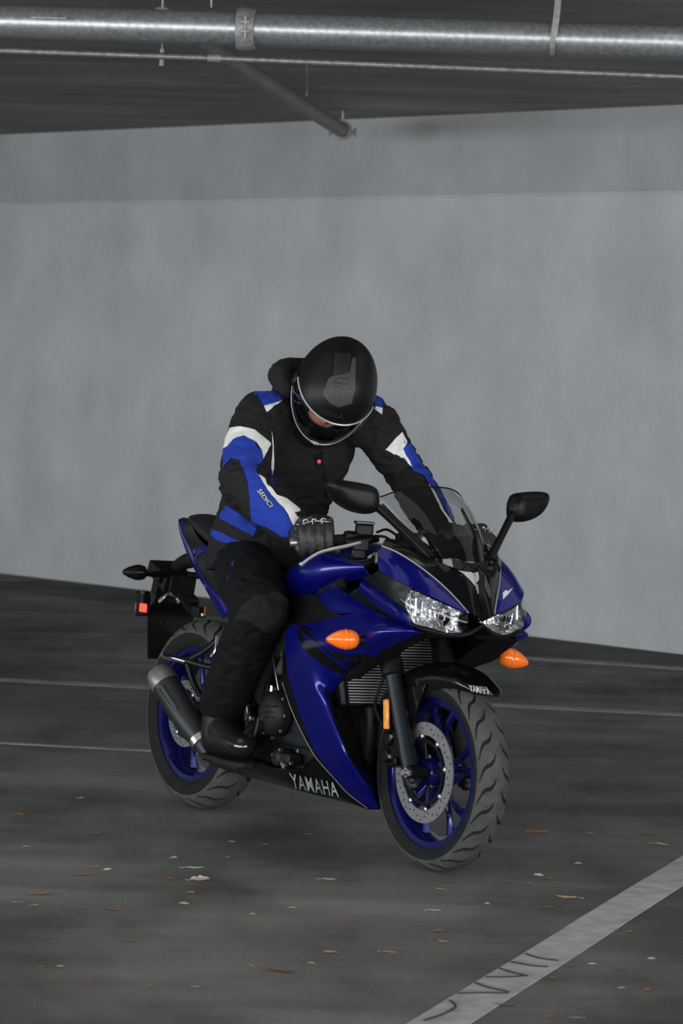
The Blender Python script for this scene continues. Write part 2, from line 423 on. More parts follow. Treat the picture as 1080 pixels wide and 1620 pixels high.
stripe('painted_line', [(-4.5, 15.28, 0), (-1.5, 14.68, 0), (.7, 14.25, 0), (4.5, 13.5, 0)], .12, M_LINE2, 'thin faded white line crossing the floor behind the motorcycle', .001)
stripe('painted_line', [(.3, 16.72, 0), (.95, 16.45, 0), (1.7, 16.14, 0), (2.6, 15.77, 0)], .11, M_LINE2, 'short faint pale line beside the foot of the wall', .001)
stripe('painted_line', [(-3.5, 12.85, 0), (-1.27, 12.41, 0), (-.7, 12.31, 0), (-.3, 12.25, 0)], .05, M_LINE2, 'narrow broken pale line on the floor left of the rear wheel', .001)

# strip of darker asphalt along the foot of the wall
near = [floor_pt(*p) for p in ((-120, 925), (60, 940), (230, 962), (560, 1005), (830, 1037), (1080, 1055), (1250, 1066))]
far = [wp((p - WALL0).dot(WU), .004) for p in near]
tag(geo('trim_1', ([V3_ + Vector((0, 0, .0008)) for V3_ in near + far], [(i, i + 1, len(near) + i + 1, len(near) + i) for i in range(len(near) - 1)]), concrete('darker_asphalt', (0.105, 0.103, 0.098), 'floor'), smooth=False, solid=.001), 'dark strip of asphalt along the foot of the wall', kind='structure')

# pipes under the ceiling
def at(px, py, D): return CAMP + (fw + cr * ((px - 540) / FPX) - cu * ((py - 810) / FPX)) * D
big_p = empty('water_main_pipe', 'thick galvanised pipe with a bolted coupling running under the ceiling', 'pipe', at(540, 52, 11.2))
PO = big_p.location
def rel(vf, o): return [v - o for v in vf[0]], vf[1]
pl0, pl1, pl2 = at(-400, 22, 11.3), at(389, 46, 11.2), at(1500, 81, 11.05)
pr = .0575
pd = (pl2 - pl0).normalized()
for a, b in ((pl0, pl1 - pd * .012), (pl1 + pd * .012, pl2)):
    geo('pipe_section', rel(tube([a, b], pr, 32), PO), M_PIPE, big_p)
gr = geo('coupling', rel(lathe([(pr, -.032), (pr + .012, -.03), (pr + .016, -.012), (pr + .016, .012), (pr + .012, .03), (pr, .032)], pl1, pd, 40), PO), M_IRON, big_p, label='cast iron pipe coupling')
for z in (-.012, .014):                                   # the two bolt lugs of the coupling face the viewer
    c = pl1 + Vector((0, -pr - .016, z * 1.2))
    geo('lug', rel(box(c + Vector((0, .004, 0)), (.034, .022, .012)), PO), M_IRON, gr, bevel=.003)
geo('bolt', rel(tube([pl1 + Vector((0, -pr - .02, -.036)), pl1 + Vector((0, -pr - .02, .036))], .0045, 8), PO), M_COND, gr)
for z in (-.03, .026): geo('nut', rel(lathe([(.0085, 0), (.0085, .008)], pl1 + Vector((0, -pr - .02, z)), (0, 0, 1), 6, cap=True), PO), M_COND, gr, smooth=False)
c = pl0 + (pl1 - pl0) * .62
geo('tag_plate', rel(box(at(80, 31, 11.2) + Vector((0, -.054, 0)), (.12, .008, .006)), PO), M_IRON, big_p)
# flat strap hanging the pipe, right
sp = at(874, 61, 11.13)
so = empty('pipe_strap', 'flat grey strap hanging the thick pipe at the right', 'strap', sp)
geo('band', rel(lathe([(pr + .0005, -.009), (pr + .0035, -.009), (pr + .0035, .009), (pr + .0005, .009)], sp, pd, 32), sp), M_IRON, so)
geo('hanger', rel(tube([sp + Vector((0, -pr - .003, 0)), sp + Vector((.006, -pr - .003, .06)), Vector((sp.x + .02, sp.y - .02, WH))], .011, 8, flat=.25, up=(0, 1, 0)), sp), M_IRON, so)
for i, px in enumerate((257, 334)):
    p = at(px, 12, 11.25)
    tag(geo('hanger_rod', tube([p, Vector((p.x, p.y, WH))], .004, 8), M_COND), ('thin steel rod above the thick pipe, farther from the coupling' if i == 0 else 'thin steel rod above the thick pipe, nearer the coupling'), 'rod')
# conduit below
co_a, co_b, co_c = at(-400, 66, 11.5), at(338, 92, 11.4), at(1500, 138, 11.2)
cd = empty('conduit', 'thin galvanised conduit running below the thick pipe', 'conduit', co_b)
for a, b in ((co_a, co_b), (co_b, co_c)): geo('conduit_tube', rel(tube([a, b], .0105, 16), co_b), M_COND, cd)
geo('sleeve', rel(tube([at(328, 91.6, 11.4), at(349, 92.4, 11.4)], .0135, 16), co_b), M_IRON, cd)
cp = at(256, 90, 11.42)
ck = empty('conduit_clip', 'small pale metal clip gripping the thin conduit', 'clip', cp)
geo('strap', rel(lathe([(.0112, -.008), (.0135, -.008), (.0135, .008), (.0112, .008)], cp, pd, 20), cp), M_IRON, ck)
geo('ear', rel(box(cp + Vector((0, -.006, -.021)), (.016, .004, .022)), cp), M_COND, ck, bevel=.002)
geo('ear', rel(box(cp + Vector((0, -.006, .022)), (.014, .004, .018)), cp), M_COND, ck, bevel=.002)
geo('bolt', rel(lathe([(.005, 0), (.005, .006)], cp + Vector((0, -.014, -.02)), (0, 1, 0), 6, cap=True), cp), M_COND, ck, smooth=False)
geo('rod', rel(tube([cp + Vector((0, -.004, .03)), Vector((cp.x, cp.y - .004, WH))], .003, 8), cp), M_COND, ck)
# branch pipe going back towards the wall
b0, b1 = at(255, 28, 12.0), at(543, 207, 18.1)
bd = (b1 - b0).normalized()
bo = empty('branch_pipe', 'dull grey branch pipe slanting back towards the wall', 'pipe', b1)
geo('pipe_section', rel(tube([b0, b1 - bd * .03], .04, 24), b1), M_BRANCH, bo)
gc = geo('end_cap', rel(lathe([(.0, -.0), (.03, -.004), (.04, -.018), (.051, -.022), (.053, -.045), (.051, -.066), (.04, -.07)], b1, bd, 28), b1), M_IRON, bo)
for s in (-1, 1):
    q = b1 - bd * .044 + Vector((s * .062, 0, -.01))
    geo('lug', rel(box(q, (.026, .03, .022)), b1), M_IRON, gc, bevel=.004)
    geo('bolt', rel(tube([q + Vector((s * .008, 0, -.026)), q + Vector((s * .008, 0, .026))], .006, 8), b1), M_COND, gc)
hp = b1 - bd * .044
geo('rod', rel(tube([hp + Vector((0, 0, .045)), Vector((hp.x, hp.y, WH - .002))], .007, 8), b1), M_COND, bo)
dw = at(485, 112, 15.0)
tag(geo('hanging_wire', tube([Vector((dw.x, dw.y, WH + .01)), at(485.5, 145, 15.0), at(485, 152, 15)], [.0022, .0022, .006], 6), M_COND), 'short thin wire dangling from the ceiling', 'wire')
hp2 = at(975, 147, 14.0); k_ = (WH - CAMH) / (hp2.z - CAMH); hp2 = CAMP + (hp2 - CAMP) * k_
geo('drill_hole', lathe([(0, -.002), (.02, -.002), (.022, .004)], (hp2.x, hp2.y, WH), (0, 0, 1), 16), M_CRACK, bpy.data.objects['ceiling'])

# ------------------------------------------------------------------ motorcycle
bike = empty('motorcycle', 'blue and black sport motorcycle with blue wheels, ridden across the garage', 'motorcycle', BO)
bike.rotation_euler = BR.to_euler()
V3 = lambda *a: Vector(a)
FA, RA = V3(1.38, 0, .293), V3(0, 0, .314)              # axles
YAX = V3(0, 1, 0)

def tyre(name, c, prof, N, parent, nth=900):
    """tyre with sickle-shaped grooves cut into the tread"""
    P = [Vector((y, r, 0)) for y, r in prof]
    ns = 111
    sec = path(P, ns); R = max(p.y for p in sec); half = max(abs(p.x) for p in sec)
    cumul = [0]
    for i in range(1, ns): cumul.append(cumul[-1] + (sec[i] - sec[i - 1]).length)
    mid = cumul[-1] / 2; treadh = half * 1.32
    vs, fs, mi = [], [], []
    nrm = []
    for j in range(ns):
        t = (sec[min(j + 1, ns - 1)] - sec[max(j - 1, 0)]).normalized(); nrm.append((-t.y, t.x))
    deep = []
    for i in range(nth):
        th = 2 * math.pi * i / nth
        for j in range(ns):
            s = (cumul[j] - mid) / treadh; a = abs(s); d = 0.0
            if .1 < a < .98:
                sg = 1 if s > 0 else -1
                ph = th * N / (2 * math.pi) + (0.25 if sg > 0 else .75) + 2.1 * a + .25 * math.sin(a * 7.0)
                for off, lo, hi, wd in ((0, .12, .86, .0058),):
                    if lo < a < hi:
                        f = ((ph + off) % 1) - .5
                        dist = abs(f) * 2 * math.pi * R / N
                        taper = min(1, (a - lo) / .15, (hi - a) / .15)
                        wv_ = wd * (.35 + .65 * taper)
                        if dist < wv_: d = max(d, min(1, (wv_ - dist) / (wv_ * .35)) * .0042 * taper ** .5)
            n = nrm[j]; y = sec[j].x + n[0] * 0; r = sec[j].y - abs(n[1]) * d
            y = sec[j].x * (1 - d * 2.0)
            deep.append(d > .0012)
            vs.append(c + V3(math.cos(th) * r, y, math.sin(th) * r))
    for i in range(nth):
        k = (i + 1) % nth
        for j in range(ns - 1):
            q = (i * ns + j, i * ns + j + 1, k * ns + j + 1, k * ns + j)
            fs.append(q); a = abs((cumul[j] + cumul[j + 1]) / 2 - mid) / treadh
            mi.append(1 if a < .97 and not any(deep[v] for v in q) else 0)
    return geo(name, (vs, fs), [MT['rubber'], MT['tread']], parent, clean=False, mi=mi, sharp=None)

def wheel(name, c, w_, R, tprof, N, disc_y, disc_r, label):
    h = w_ / 2
    rim = geo(name, lathe([(.205, -h), (.231, -h - .002), (.233, -h + .003), (.226, -h + .008), (.216, -h + .018), (.2, -h * .35), (.198, 0), (.2, h * .35), (.216, h - .018), (.226, h - .008), (.233, h - .003), (.231, h + .002), (.205, h),
                           (.194, h * .6), (.189, 0), (.194, -h * .6), (.205, -h)], c, YAX, 96), MT['blue_rim'], bike, label=label)
    tyre('tire', c, tprof, N, rim)
    geo('hub', lathe([(.0, -.06), (.03, -.06), (.042, -.045), (.044, -.03), (.034, 0), (.042, .03), (.03, .06), (0, .06)], c, YAX, 32), MT['blue_rim'], rim)
    for i in range(5):
        a = math.radians(72 * i + 20)
        for sg in (-1, 1):
            a1 = a + sg * .10; a2 = a + sg * .30
            pts = [c + V3(math.cos(a) * .026, 0, math.sin(a) * .026), c + V3(math.cos(a + sg * .12) * .08, -.006, math.sin(a + sg * .12) * .08),
                   c + V3(math.cos(a + sg * .17) * .14, -.006, math.sin(a + sg * .17) * .14), c + V3(math.cos(a2) * .199, 0, math.sin(a2) * .199)]
            geo('spoke', tube(pts, [.021, .0125, .0115, .0165], 10, res=16, flat=.78, up=(0, 1, 0)), MT['blue_rim'], rim)
        for rr in (.175,):
            pass
    if disc_r:
        ro, ri = disc_r, disc_r * .745
        circ = lambda r, n, x=0, y=0: [(x + r * math.cos(2 * math.pi * k / n), y + r * math.sin(2 * math.pi * k / n)) for k in range(n)]
        holes = []
        for k in range(40):
            a = 2 * math.pi * k / 40; rr = ri + (ro - ri) * (.28, .52, .76, .52)[k % 4]
            holes.append(circ(.0036, 8, rr * math.cos(a), rr * math.sin(a)))
        v, f = filled([circ(ro, 96), circ(ri, 72)] + holes, .0045)
        d = geo('brake_disc', ([c + V3(p.x, disc_y + p.z, p.y) for p in v], f), MT['disc'], rim, sharp=30)
        # black carrier with arms
        geo('disc_carrier', lathe([(ri - .024, -.003), (ri - .014, -.003), (ri - .014, .003), (ri - .024, .003), (ri - .024, -.003)], c + V3(0, disc_y + .003, 0), YAX, 64), MT['satin'], rim)
        for k in range(8):
            a = 2 * math.pi * k / 8 + .2; u = V3(math.cos(a), 0, math.sin(a))
            if k % 2 == 0 and disc_r > .12:
                geo('carrier_arm', tube([c + u * .04 + V3(0, disc_y + .008, 0), c + u * (ri - .018) + V3(0, disc_y + .004, 0)], [.009, .007], 8, flat=.5, up=(0, 1, 0)), MT['satin'], rim)
            b = c + u * (ri - .003) + V3(0, disc_y - .002, 0)
            geo('disc_button', lathe([(0, -.005), (.0045, -.005), (.0085, -.003), (.0085, .002)], b, YAX, 14), MT['steel'], rim)
            if k % 2: 
                b = c + u * .062 + V3(0, disc_y - .004, 0)
                geo('bolt', lathe([(0, -.006), (.0055, -.006), (.0065, 0)], b, YAX, 10), MT['chrome'], rim)
    return rim
fp = [(-.043, .223), (-.0505, .234), (-.0555, .249), (-.0535, .264), (-.044, .277), (-.030, .2866), (-.0145, .2918), (0, .293)]
fp = fp + [(-y, r) for y, r in reversed(fp[:-1])]
rp = [(-.058, .223), (-.066, .237), (-.071, .256), (-.067, .277), (-.054, .2945), (-.036, .306), (-.017, .3125), (0, .314)]
rp = rp + [(-y, r) for y, r in reversed(rp[:-1])]
FWH = wheel('front_wheel', FA, .078, .293, fp, 26, -.062, .149, 'blue spoked front wheel with a drilled brake disc')
RWH = wheel('rear_wheel', RA, .108, .314, rp, 25, -.078, .11, 'blue spoked rear wheel behind the exhaust')

# ---- front end
RAKE = V3(-math.sin(math.radians(25)), 0, math.cos(math.radians(25)))
def fk(s, y, fx=.018): return FA + RAKE * s + V3(-fx * .9, y, -fx * .42)      # along the fork leg
for s_ in (-1, 1):
    y = s_ * .098
    leg = geo('fork_leg', lathe([(0, -.045), (.017, -.045), (.023, -.03), (.0235, .02), (.025, .05), (.0245, .30), (.027, .31), (.027, .345), (.0265, .35), (.026, .352), (.0255, .62)], fk(0, y), RAKE, 24), MT['fork'], bike)
    geo('dust_seal', lathe([(.0245, .305), (.034, .312), (.0355, .345), (.033, .365), (.030, .385), (.0295, .42), (.0205, .43)], fk(0, y), RAKE, 24), MT['plastic'], leg)
    geo('fork_clamp', lathe([(.0, .43), (.036, .43), (.037, .47), (.0, .47)], fk(0, y), RAKE, 24), MT['satin'], leg)
    geo('axle_clamp', box(fk(-.005, y), (.05, .042, .06), rotm('Y', -25)), MT['fork'], leg, bevel=.008)
geo('axle_nut', join(lathe([(0, -.012), (.009, -.012), (.009, 0)], FA + V3(0, -.128, 0), YAX, 16), lathe([(.009, 0), (.0155, 0), (.0155, .012), (.009, .012)], FA + V3(0, -.13, 0), YAX, 6)), MT['steel'], bike, smooth=False)
geo('front_axle', lathe([(.021, -.12), (.021, .12)], FA, YAX, 16, cap=True), MT['satin'], bike)
geo('lower_triple_clamp', box(fk(.45, 0, 0) , (.07, .24, .04), rotm('Y', -25)), MT['satin'], bike, bevel=.01)
geo('upper_triple_clamp', box(fk(.665, 0, .0), (.075, .25, .022), rotm('Y', -25)), MT['satin'], bike, bevel=.008)
geo('steering_head', tube([fk(.44, 0, .06), fk(.68, 0, .06)], .035, 20), MT['frame'], bike)

# front fender: shell hugging the tyre, with legs down to the fork
def fender():
    ST = [(45.5, .354, .354, .004), (49, .337, .347, .032), (54, .318, .339, .05), (65, .288, .332, .062), (76, .264, .328, .067), (91, .242, .326, .07), (105, .236, .326, .07), (120, .25, .328, .07), (140, .27, .331, .068), (158, .285, .334, .062)]
    L = []
    for k in range(9):
        ln = []; g = (k - 4) / 4
        for th, re, rt, hw in ST:
            a = math.radians(th); e = abs(g)
            y = math.copysign(hw * math.sin(min(1, e * 1.35) * math.pi / 2), g); r = rt - (rt - re) * e ** 2.6
            ln.append(FA + V3(math.cos(a) * r, y, math.sin(a) * r))
        L.append(ln)
    return loft(L, 60, 41)
fen = geo('front_fender', fender(), MT['gloss'], bike, solid=.003, label='glossy black front fender with white lettering')
for s_ in (-1, 1):
    y = s_ * .074
    a, b = FA + V3(-.12, 0, .26), FA
    pl = [FA + V3(.0, y, .262), FA + V3(-.14, y, .235), FA + V3(-.135, y, .17), FA + V3(-.075, y, .10), FA + V3(-.05, y, .13), FA + V3(-.03, y, .2)]
    geo('fender_stay', plate(pl, (0, s_ * .006, 0)), MT['gloss'], fen, bevel=.002)
    geo('bolt', lathe([(0, -.006), (.006, -.006), (.007, 0)], FA + V3(-.072, y - (.0 if s_ < 0 else -.012), .17), YAX, 10), MT['chrome'], fen)
# caliper and the amber side reflector on the right leg
cal = geo('brake_caliper', join(box(FA + V3(-.125, -.085, .062), (.055, .05, .12), rotm('Y', -14)), box(FA + V3(-.10, -.098, .07), (.07, .03, .08), rotm('Y', -14)), lathe([(.0, -.03), (.022, -.03), (.022, .0)], FA + V3(-.122, -.095, .085), YAX, 20), lathe([(.0, -.03), (.022, -.03), (.022, .0)], FA + V3(-.128, -.095, .035), YAX, 20)), MT['satin'], bike, bevel=.006)
for dz in (.0, .06): geo('bolt', lathe([(0, -.008), (.006, -.008), (.007, 0)], FA + V3(-.10, -.115, .035 + dz), YAX, 10), MT['steel'], cal)
rc = Y(611, 1130, -.13)
rf = geo('side_reflector', box(rc, (.022, .010, .088), rotm('Y', -8)), MT['amber'], bike, bevel=.003, label='amber side reflector on the fork')
geo('reflector_bracket', box(rc + V3(-.01, .012, .0), (.03, .016, .1), rotm('Y', -8)), MT['plastic'], rf, bevel=.003)
geo('brake_hose', tube([Y(606, 1150, -.12), Y(594, 1120, -.12), Y(596, 1098, -.11), Y(612, 1060, -.09)], .005, 8, res=20), MT['plastic'], bike)

# ---- radiator, engine and exhaust headers
def rad():
    return box((1.06, 0, .60), (.03, .34, .24), rotm('Y', -14))
rd = geo('radiator', box((1.045, 0, .585), (.028, .36, .27), rotm('Y', -16)), MT['plastic'], bike, bevel=.004)
fv = []
for k in range(30):
    z = -.125 + .25 * k / 29
    c = V3(1.045, 0, .585) + rotm('Y', -16) @ V3(.016, 0, z)
    fv.append(box(c, (.006, .32, .0034), rotm('Y', -16)))
tag(geo('radiator_fins', join(*fv), MT['fins'], rd, smooth=False, clean=False), kind='stuff')
for s_ in (-1, 1): geo('radiator_tank', box(V3(1.05, s_ * .172, .585), (.04, .03, .275), rotm('Y', -16)), MT['satin'], rd, bevel=.01)
eng = geo('engine_block', join(box((.80, 0, .40), (.36, .24, .22)), box((.62, 0, .40), (.22, .22, .2)), box((.90, 0, .54), (.17, .22, .2), rotm('Y', 15)), box((.70, 0, .275), (.46, .2, .12))), MT['engine'], bike, bevel=.014)
for k in range(6): geo('cylinder_fin', box(V3(.915 + .012 * k, 0, .46 + .03 * k), (.18, .235, .006), rotm('Y', 15)), MT['engine'], eng, bevel=.001)
for s_ in (-.055, .055):
    geo('exhaust_header', tube([(.98, s_, .5), (1.05, s_, .47), (1.06, s_ * .9, .36), (1.0, s_ * .7, .22), (.85, s_ * .5, .175), (.6, -.03, .175)], .02, 14, res=30), MT['engine'], bike)
# covers on the right flank of the engine
cc = Y(432, 1128, -.15)
cv = geo('clutch_cover', lathe([(0, -.028), (.03, -.028), (.05, -.024), (.066, -.012), (.07, .0), (.074, .02)], cc, YAX, 40), MT['engine'], bike, label='ribbed dark grey clutch cover')
for k in range(3): geo('rib', tube([cc + V3(.0, -.029, .022 - .018 * k), cc + V3(.05, -.022, .026 - .018 * k)], [.004, .003], 8), MT['engine'], cv)
for k in range(9):
    a = 2 * math.pi * k / 9; geo('bolt', lathe([(0, -.008), (.005, -.008), (.006, 0)], cc + V3(math.cos(a) * .078, .0, math.sin(a) * .078), YAX, 8), MT['steel'], cv)
lc = Y(452, 1200, -.135)
wpmp = geo('water_pump', join(lathe([(0, -.03), (.02, -.03), (.028, -.02), (.03, .02)], lc + V3(-.02, 0, 0), YAX, 24), box(lc + V3(.015, 0, .002), (.08, .05, .035))), MT['engine'], bike, bevel=.006)
for p in ((447, 1208, 6), (444, 1186, 5), (461, 1208, 5), (473, 1188, 6), (432, 1194, 5), (450, 1212, 9)): geo('bolt', lathe([(0, -.006), (p[2] * .001, -.006), (p[2] * .0012, .004)], Y(p[0], p[1], -.168), YAX, 8), MT['steel'], wpmp)
br = geo('brake_pedal', tube([Y(345, 1185, -.215), Y(372, 1196, -.215), Y(400, 1170, -.2), Y(410, 1140, -.19)], .007, 10, res=20), MT['satin'], bike)
mc = geo('rear_brake_cylinder', join(tube([Y(391, 1115, -.17), Y(393, 1140, -.17)], .014, 14), tube([Y(393, 1140, -.17), Y(390, 1150, -.17)], .008, 10)), MT['engine'], bike)
geo('chrome_fitting', tube([Y(391, 1118, -.186), Y(392, 1128, -.186)], .006, 10), MT['chrome'], mc)
geo('bolt', lathe([(0, -.012), (.011, -.01), (.013, 0)], Y(398, 1137, -.185), YAX, 14), MT['chrome'], mc)
geo('bolt', lathe([(0, -.012), (.010, -.01), (.012, 0)], Y(397, 1168, -.185), YAX, 14), MT['steel'], mc)
geo('oil_line', tube([Y(430, 1085, -.15), Y(429.5, 1100, -.15)], .008, 12), MT['chrome'], eng)
geo('coolant_hose', tube([Y(425, 1080, -.14), Y(420, 1110, -.14), Y(414, 1150, -.14), Y(410, 1180, -.13)], .011, 12, res=20), MT['plastic'], eng)
# main frame: dark grey spars
spr = [Y(458, 988, -.14), Y(447, 992, -.15), Y(434, 1005, -.155), Y(413, 1035, -.155), Y(400, 1075, -.15), Y(408, 1072, -.15), Y(426, 1045, -.155), Y(432, 1030, -.155), Y(444, 1042, -.155), Y(445, 1032, -.155), Y(440, 1018, -.155), Y(452, 1003, -.15)]
fr = geo('frame_spar', plate(spr, (0, .03, 0)), MT['frame'], bike, bevel=.004, label='dark grey frame casting beside the knee')
geo('bolt', lathe([(0, -.006), (.008, -.006), (.009, 0)], Y(442, 1008, -.156), YAX, 12), MT['satin'], fr)
geo('edge_trim', tube([Y(429, 1030, -.165), Y(432, 1045, -.165), Y(441, 1092, -.165)], .003, 8, res=10), MT['steel'], fr)
geo('frame_rail', tube([(1.12, -.07, .82), (.9, -.14, .72), (.62, -.135, .58), (.5, -.11, .42)], .03, 12, res=20), MT['frame'], bike)
geo('frame_rail', tube([(1.12, .07, .82), (.9, .14, .72), (.62, .135, .58), (.5, .11, .42)], .03, 12, res=20), MT['frame'], bike)
for s_ in (-1, 1):
    geo('side_cover', plate([(.42, s_ * .115, .80), (.62, s_ * .13, .80), (.80, s_ * .15, .82), (.98, s_ * .14, .86), (1.04, s_ * .15, .74), (.9, s_ * .155, .64), (.66, s_ * .13, .56), (.48, s_ * .12, .6)], (0, -s_ * .02, 0)), MT['plastic'], bike, bevel=.006)
    geo('subframe_rail', tube([(.6, s_ * .11, .66), (.3, s_ * .1, .74), (0, s_ * .07, .82), (-.08, s_ * .05, .83)], .014, 10, res=16), MT['satin'], bike)

# ---- swingarm, muffler, pegs
for s_ in (-1, 1):
    geo('swingarm', tube([(.54, s_ * .09, .40), (.3, s_ * .1, .37), (.0, s_ * .105, .314), (-.05, s_ * .105, .306)], [.036, .034, .028, .02], 12, res=14, flat=.6, up=(0, 1, 0)), MT['satin'], bike)
geo('rear_axle_nut', lathe([(0, -.01), (.012, -.01), (.016, 0)], RA + V3(0, -.125, 0), YAX, 6), MT['steel'], bike)
m0, m1 = Y(252, 1067, -.215), Y(318, 1172, -.165)
md = (m0 - m1).normalized(); ml = (m0 - m1).length
mu = geo('muffler', lathe([(.028, -.06), (.034, 0), (.042, .04), (.047, .09), (.0475, ml - .05), (.047, ml - .045)], m1, md, 36), MT['muffler'], bike, label='black exhaust muffler with a grey end cap')
geo('end_cap', lathe([(.0475, ml - .048), (.049, ml - .04), (.047, ml - .01), (.038, ml + .012), (.024, ml + .02), (.021, ml + .012), (.02, ml - .03), (0, ml - .03)], m1, md, 36), MT['cap'], mu)
geo('heat_shield', tube([m1 + md * .1 + V3(0, -.04, .02), m1 + md * .2 + V3(0, -.044, .022)], [.018, .016], 12, flat=.4, up=(0, 1, 0)), MT['muffler'], mu)
geo('exhaust_pipe', tube([m1 + md * .02, m1 - md * .07 + V3(0, .01, 0), (.42, -.1, .19), (.6, -.03, .175)], .024, 14, res=20), MT['engine'], bike)
geo('muffler_clamp', lathe([(.034, -.012), (.038, -.012), (.038, .012), (.034, .012)], m1 - md * .0, md, 24), MT['steel'], mu)
pb = geo('passenger_peg_bracket', tube([Y(343, 1012, -.13), Y(322, 1030, -.155), Y(300, 1043, -.175), Y(291, 1047, -.18)], [.012, .011, .013, .014], 10, res=14, flat=.7, up=(0, 1, 0)), MT['satin'], bike)
geo('bracket_arm', tube([Y(296, 1045, -.18), Y(318, 1052, -.16), Y(345, 1058, -.14)], [.012, .01, .011], 10, res=10), MT['satin'], pb)
geo('bracket_arm', tube([Y(296, 1047, -.175), Y(306, 1080, -.16), Y(318, 1100, -.14)], [.012, .011, .011], 10, res=10), MT['satin'], pb)
geo('peg', tube([Y(291, 1046, -.185), Y(270, 1040, -.225), Y(256, 1035, -.255)], [.011, .0105, .009], 12, res=8), MT['chrome'], pb)
geo('heel_guard', tube([Y(343, 1006, -.17), Y(341, 1028, -.175), Y(335, 1038, -.18)], [.004, .005, .008], 10, res=12), MT['chrome'], pb)
pg = geo('rider_peg', tube([(.44, -.15, .30), (.44, -.25, .305)], .013, 12), MT['satin'], bike)
pg = geo('rider_peg', tube([(.44, .15, .30), (.44, .25, .305)], .013, 12), MT['satin'], bike)
for s_ in (-1, 1): geo('heel_plate', plate([(.38, s_ * .145, .30), (.46, s_ * .145, .27), (.54, s_ * .14, .40), (.47, s_ * .14, .52), (.41, s_ * .145, .42)], (0, s_ * .01, 0)), MT['satin'], bike, bevel=.004)

# ---- tank and seats
def sym(half):
    """close a half net (right side first, centre last) over to the left"""
    return half + [[V3(p.x, -p.y, p.z) for p in l] for l in reversed(half[:-1])]
tk = [[V3(*p) for p in l] for l in (
    [(.60, -.09, .74), (.70, -.125, .745), (.83, -.15, .775), (.95, -.135, .815), (1.07, -.10, .85)],
    [(.585, -.11, .775), (.69, -.15, .785), (.83, -.176, .82), (.95, -.16, .85), (1.075, -.115, .87)],
    [(.575, -.10, .80), (.68, -.14, .835), (.83, -.165, .88), (.95, -.15, .89), (1.08, -.11, .885)],
    [(.57, -.06, .815), (.675, -.085, .87), (.83, -.10, .925), (.95, -.09, .925), (1.085, -.06, .90)],
    [(.57, 0, .82), (.67, 0, .88), (.83, 0, .94), (.95, 0, .94), (1.09, 0, .905)])]
tank = geo('fuel_tank', loft(sym(tk), 40, 60), MT['blue'], bike, solid=.004, label='glossy blue fuel tank')
geo('filler_cap', lathe([(.036, -.004), (.036, .006), (.03, .009), (0, .009)], (.88, 0, .943), (.05, 0, 1), 32), MT['satin'], tank)
st = [[V3(*p) for p in l] for l in (
    [(.16, -.10, .78), (.3, -.13, .755), (.45, -.13, .745), (.58, -.085, .76)],
    [(.15, -.105, .815), (.3, -.135, .785), (.45, -.135, .775), (.585, -.085, .785)],
    [(.145, -.07, .835), (.3, -.09, .80), (.45, -.09, .79), (.59, -.05, .805)],
    [(.145, 0, .835), (.3, 0, .80), (.45, 0, .79), (.595, 0, .81)])]
geo('rider_seat', loft(sym(st), 24, 30), MT['seat'], bike, solid=.004)
ps = [[V3(*p) for p in l] for l in (
    [Y(299, 822, -.05), Y(310, 838, -.075), Y(322, 850, -.09), Y(338, 862, -.1)],
    [Y(299, 819, -.05), Y(311, 831, -.08), Y(324, 842, -.095), Y(340, 855, -.105)],
    [Y(302, 817, -.03), Y(315, 820, -.05), Y(332, 826, -.06), Y(350, 840, -.07)],
    [Y(303, 817, 0), Y(316, 814.5, 0), Y(334, 816, 0), Y(358, 830, 0)])]
pse = geo('passenger_seat', loft(sym(ps), 24, 30), MT['seat'], bike, solid=.006, label='raised black passenger seat')

# ---- tail
tl = [[V3(*p) for p in l] for l in (
    [Y(283, 822, -.02), Y(283, 835, -.035), Y(289, 855, -.06), Y(297, 877, -.085), Y(309, 902, -.10), Y(328, 936, -.115), Y(353, 980, -.12)],
    [Y(286, 826, -.03), Y(286.5, 838, -.05), Y(293, 857, -.078), Y(302, 880, -.10), Y(314, 903, -.118), Y(335, 936, -.13), Y(358, 973, -.13)],
    [Y(290, 824, -.035), Y(291, 838, -.055), Y(297, 856, -.082), Y(306, 879, -.104), Y(322, 912, -.12), Y(344, 939, -.13), Y(362, 963, -.128)])]
tlr, tll = both('tail_cowl', loft(tl, 50, 12), MT['blue'], bike, solid=.004)
tlr['label'] = 'blue tail cowl edge below the passenger seat'
ti = [[V3(*p) for p in l] for l in (
    [Y(289, 824, -.034), Y(290, 838, -.054), Y(297, 857, -.082), Y(306, 880, -.104), Y(322, 912, -.12), Y(344, 939, -.13), Y(366, 963, -.128)],
    [Y(297, 820, -.04), Y(304, 832, -.07), Y(314, 850, -.09), Y(330, 866, -.11), Y(350, 880, -.13), Y(370, 900, -.14), Y(390, 930, -.14)])]
tir, til = both('tail_side_panel', loft(ti, 40, 8), MT['satin'], bike, solid=.004)
geo('tail_top', loft([[V3(p.x, p.y, p.z) for p in (tl[0][0], tl[2][0], ps[0][0])], [V3(p.x - .0, 0, p.z + .006) for p in (tl[0][0], tl[2][0], ps[0][0])], [V3(p.x, -p.y, p.z) for p in (tl[0][0], tl[2][0], ps[0][0])]], 10, 10), MT['satin'], bike, solid=.004)
un_ = [[V3(*p) for p in l] for l in ([tl[0][0], tl[0][1], tl[0][2], tl[0][3], tl[0][4]], [V3(p.x + .02, 0, p.z - .005) for p in (tl[0][0], tl[0][1], tl[0][2], tl[0][3], tl[0][4])])]
un_ = un_ + [[V3(p.x, -p.y, p.z) for p in un_[0]]]
geo('tail_underside', loft(un_, 16, 12), MT['plastic'], bike, solid=.004)
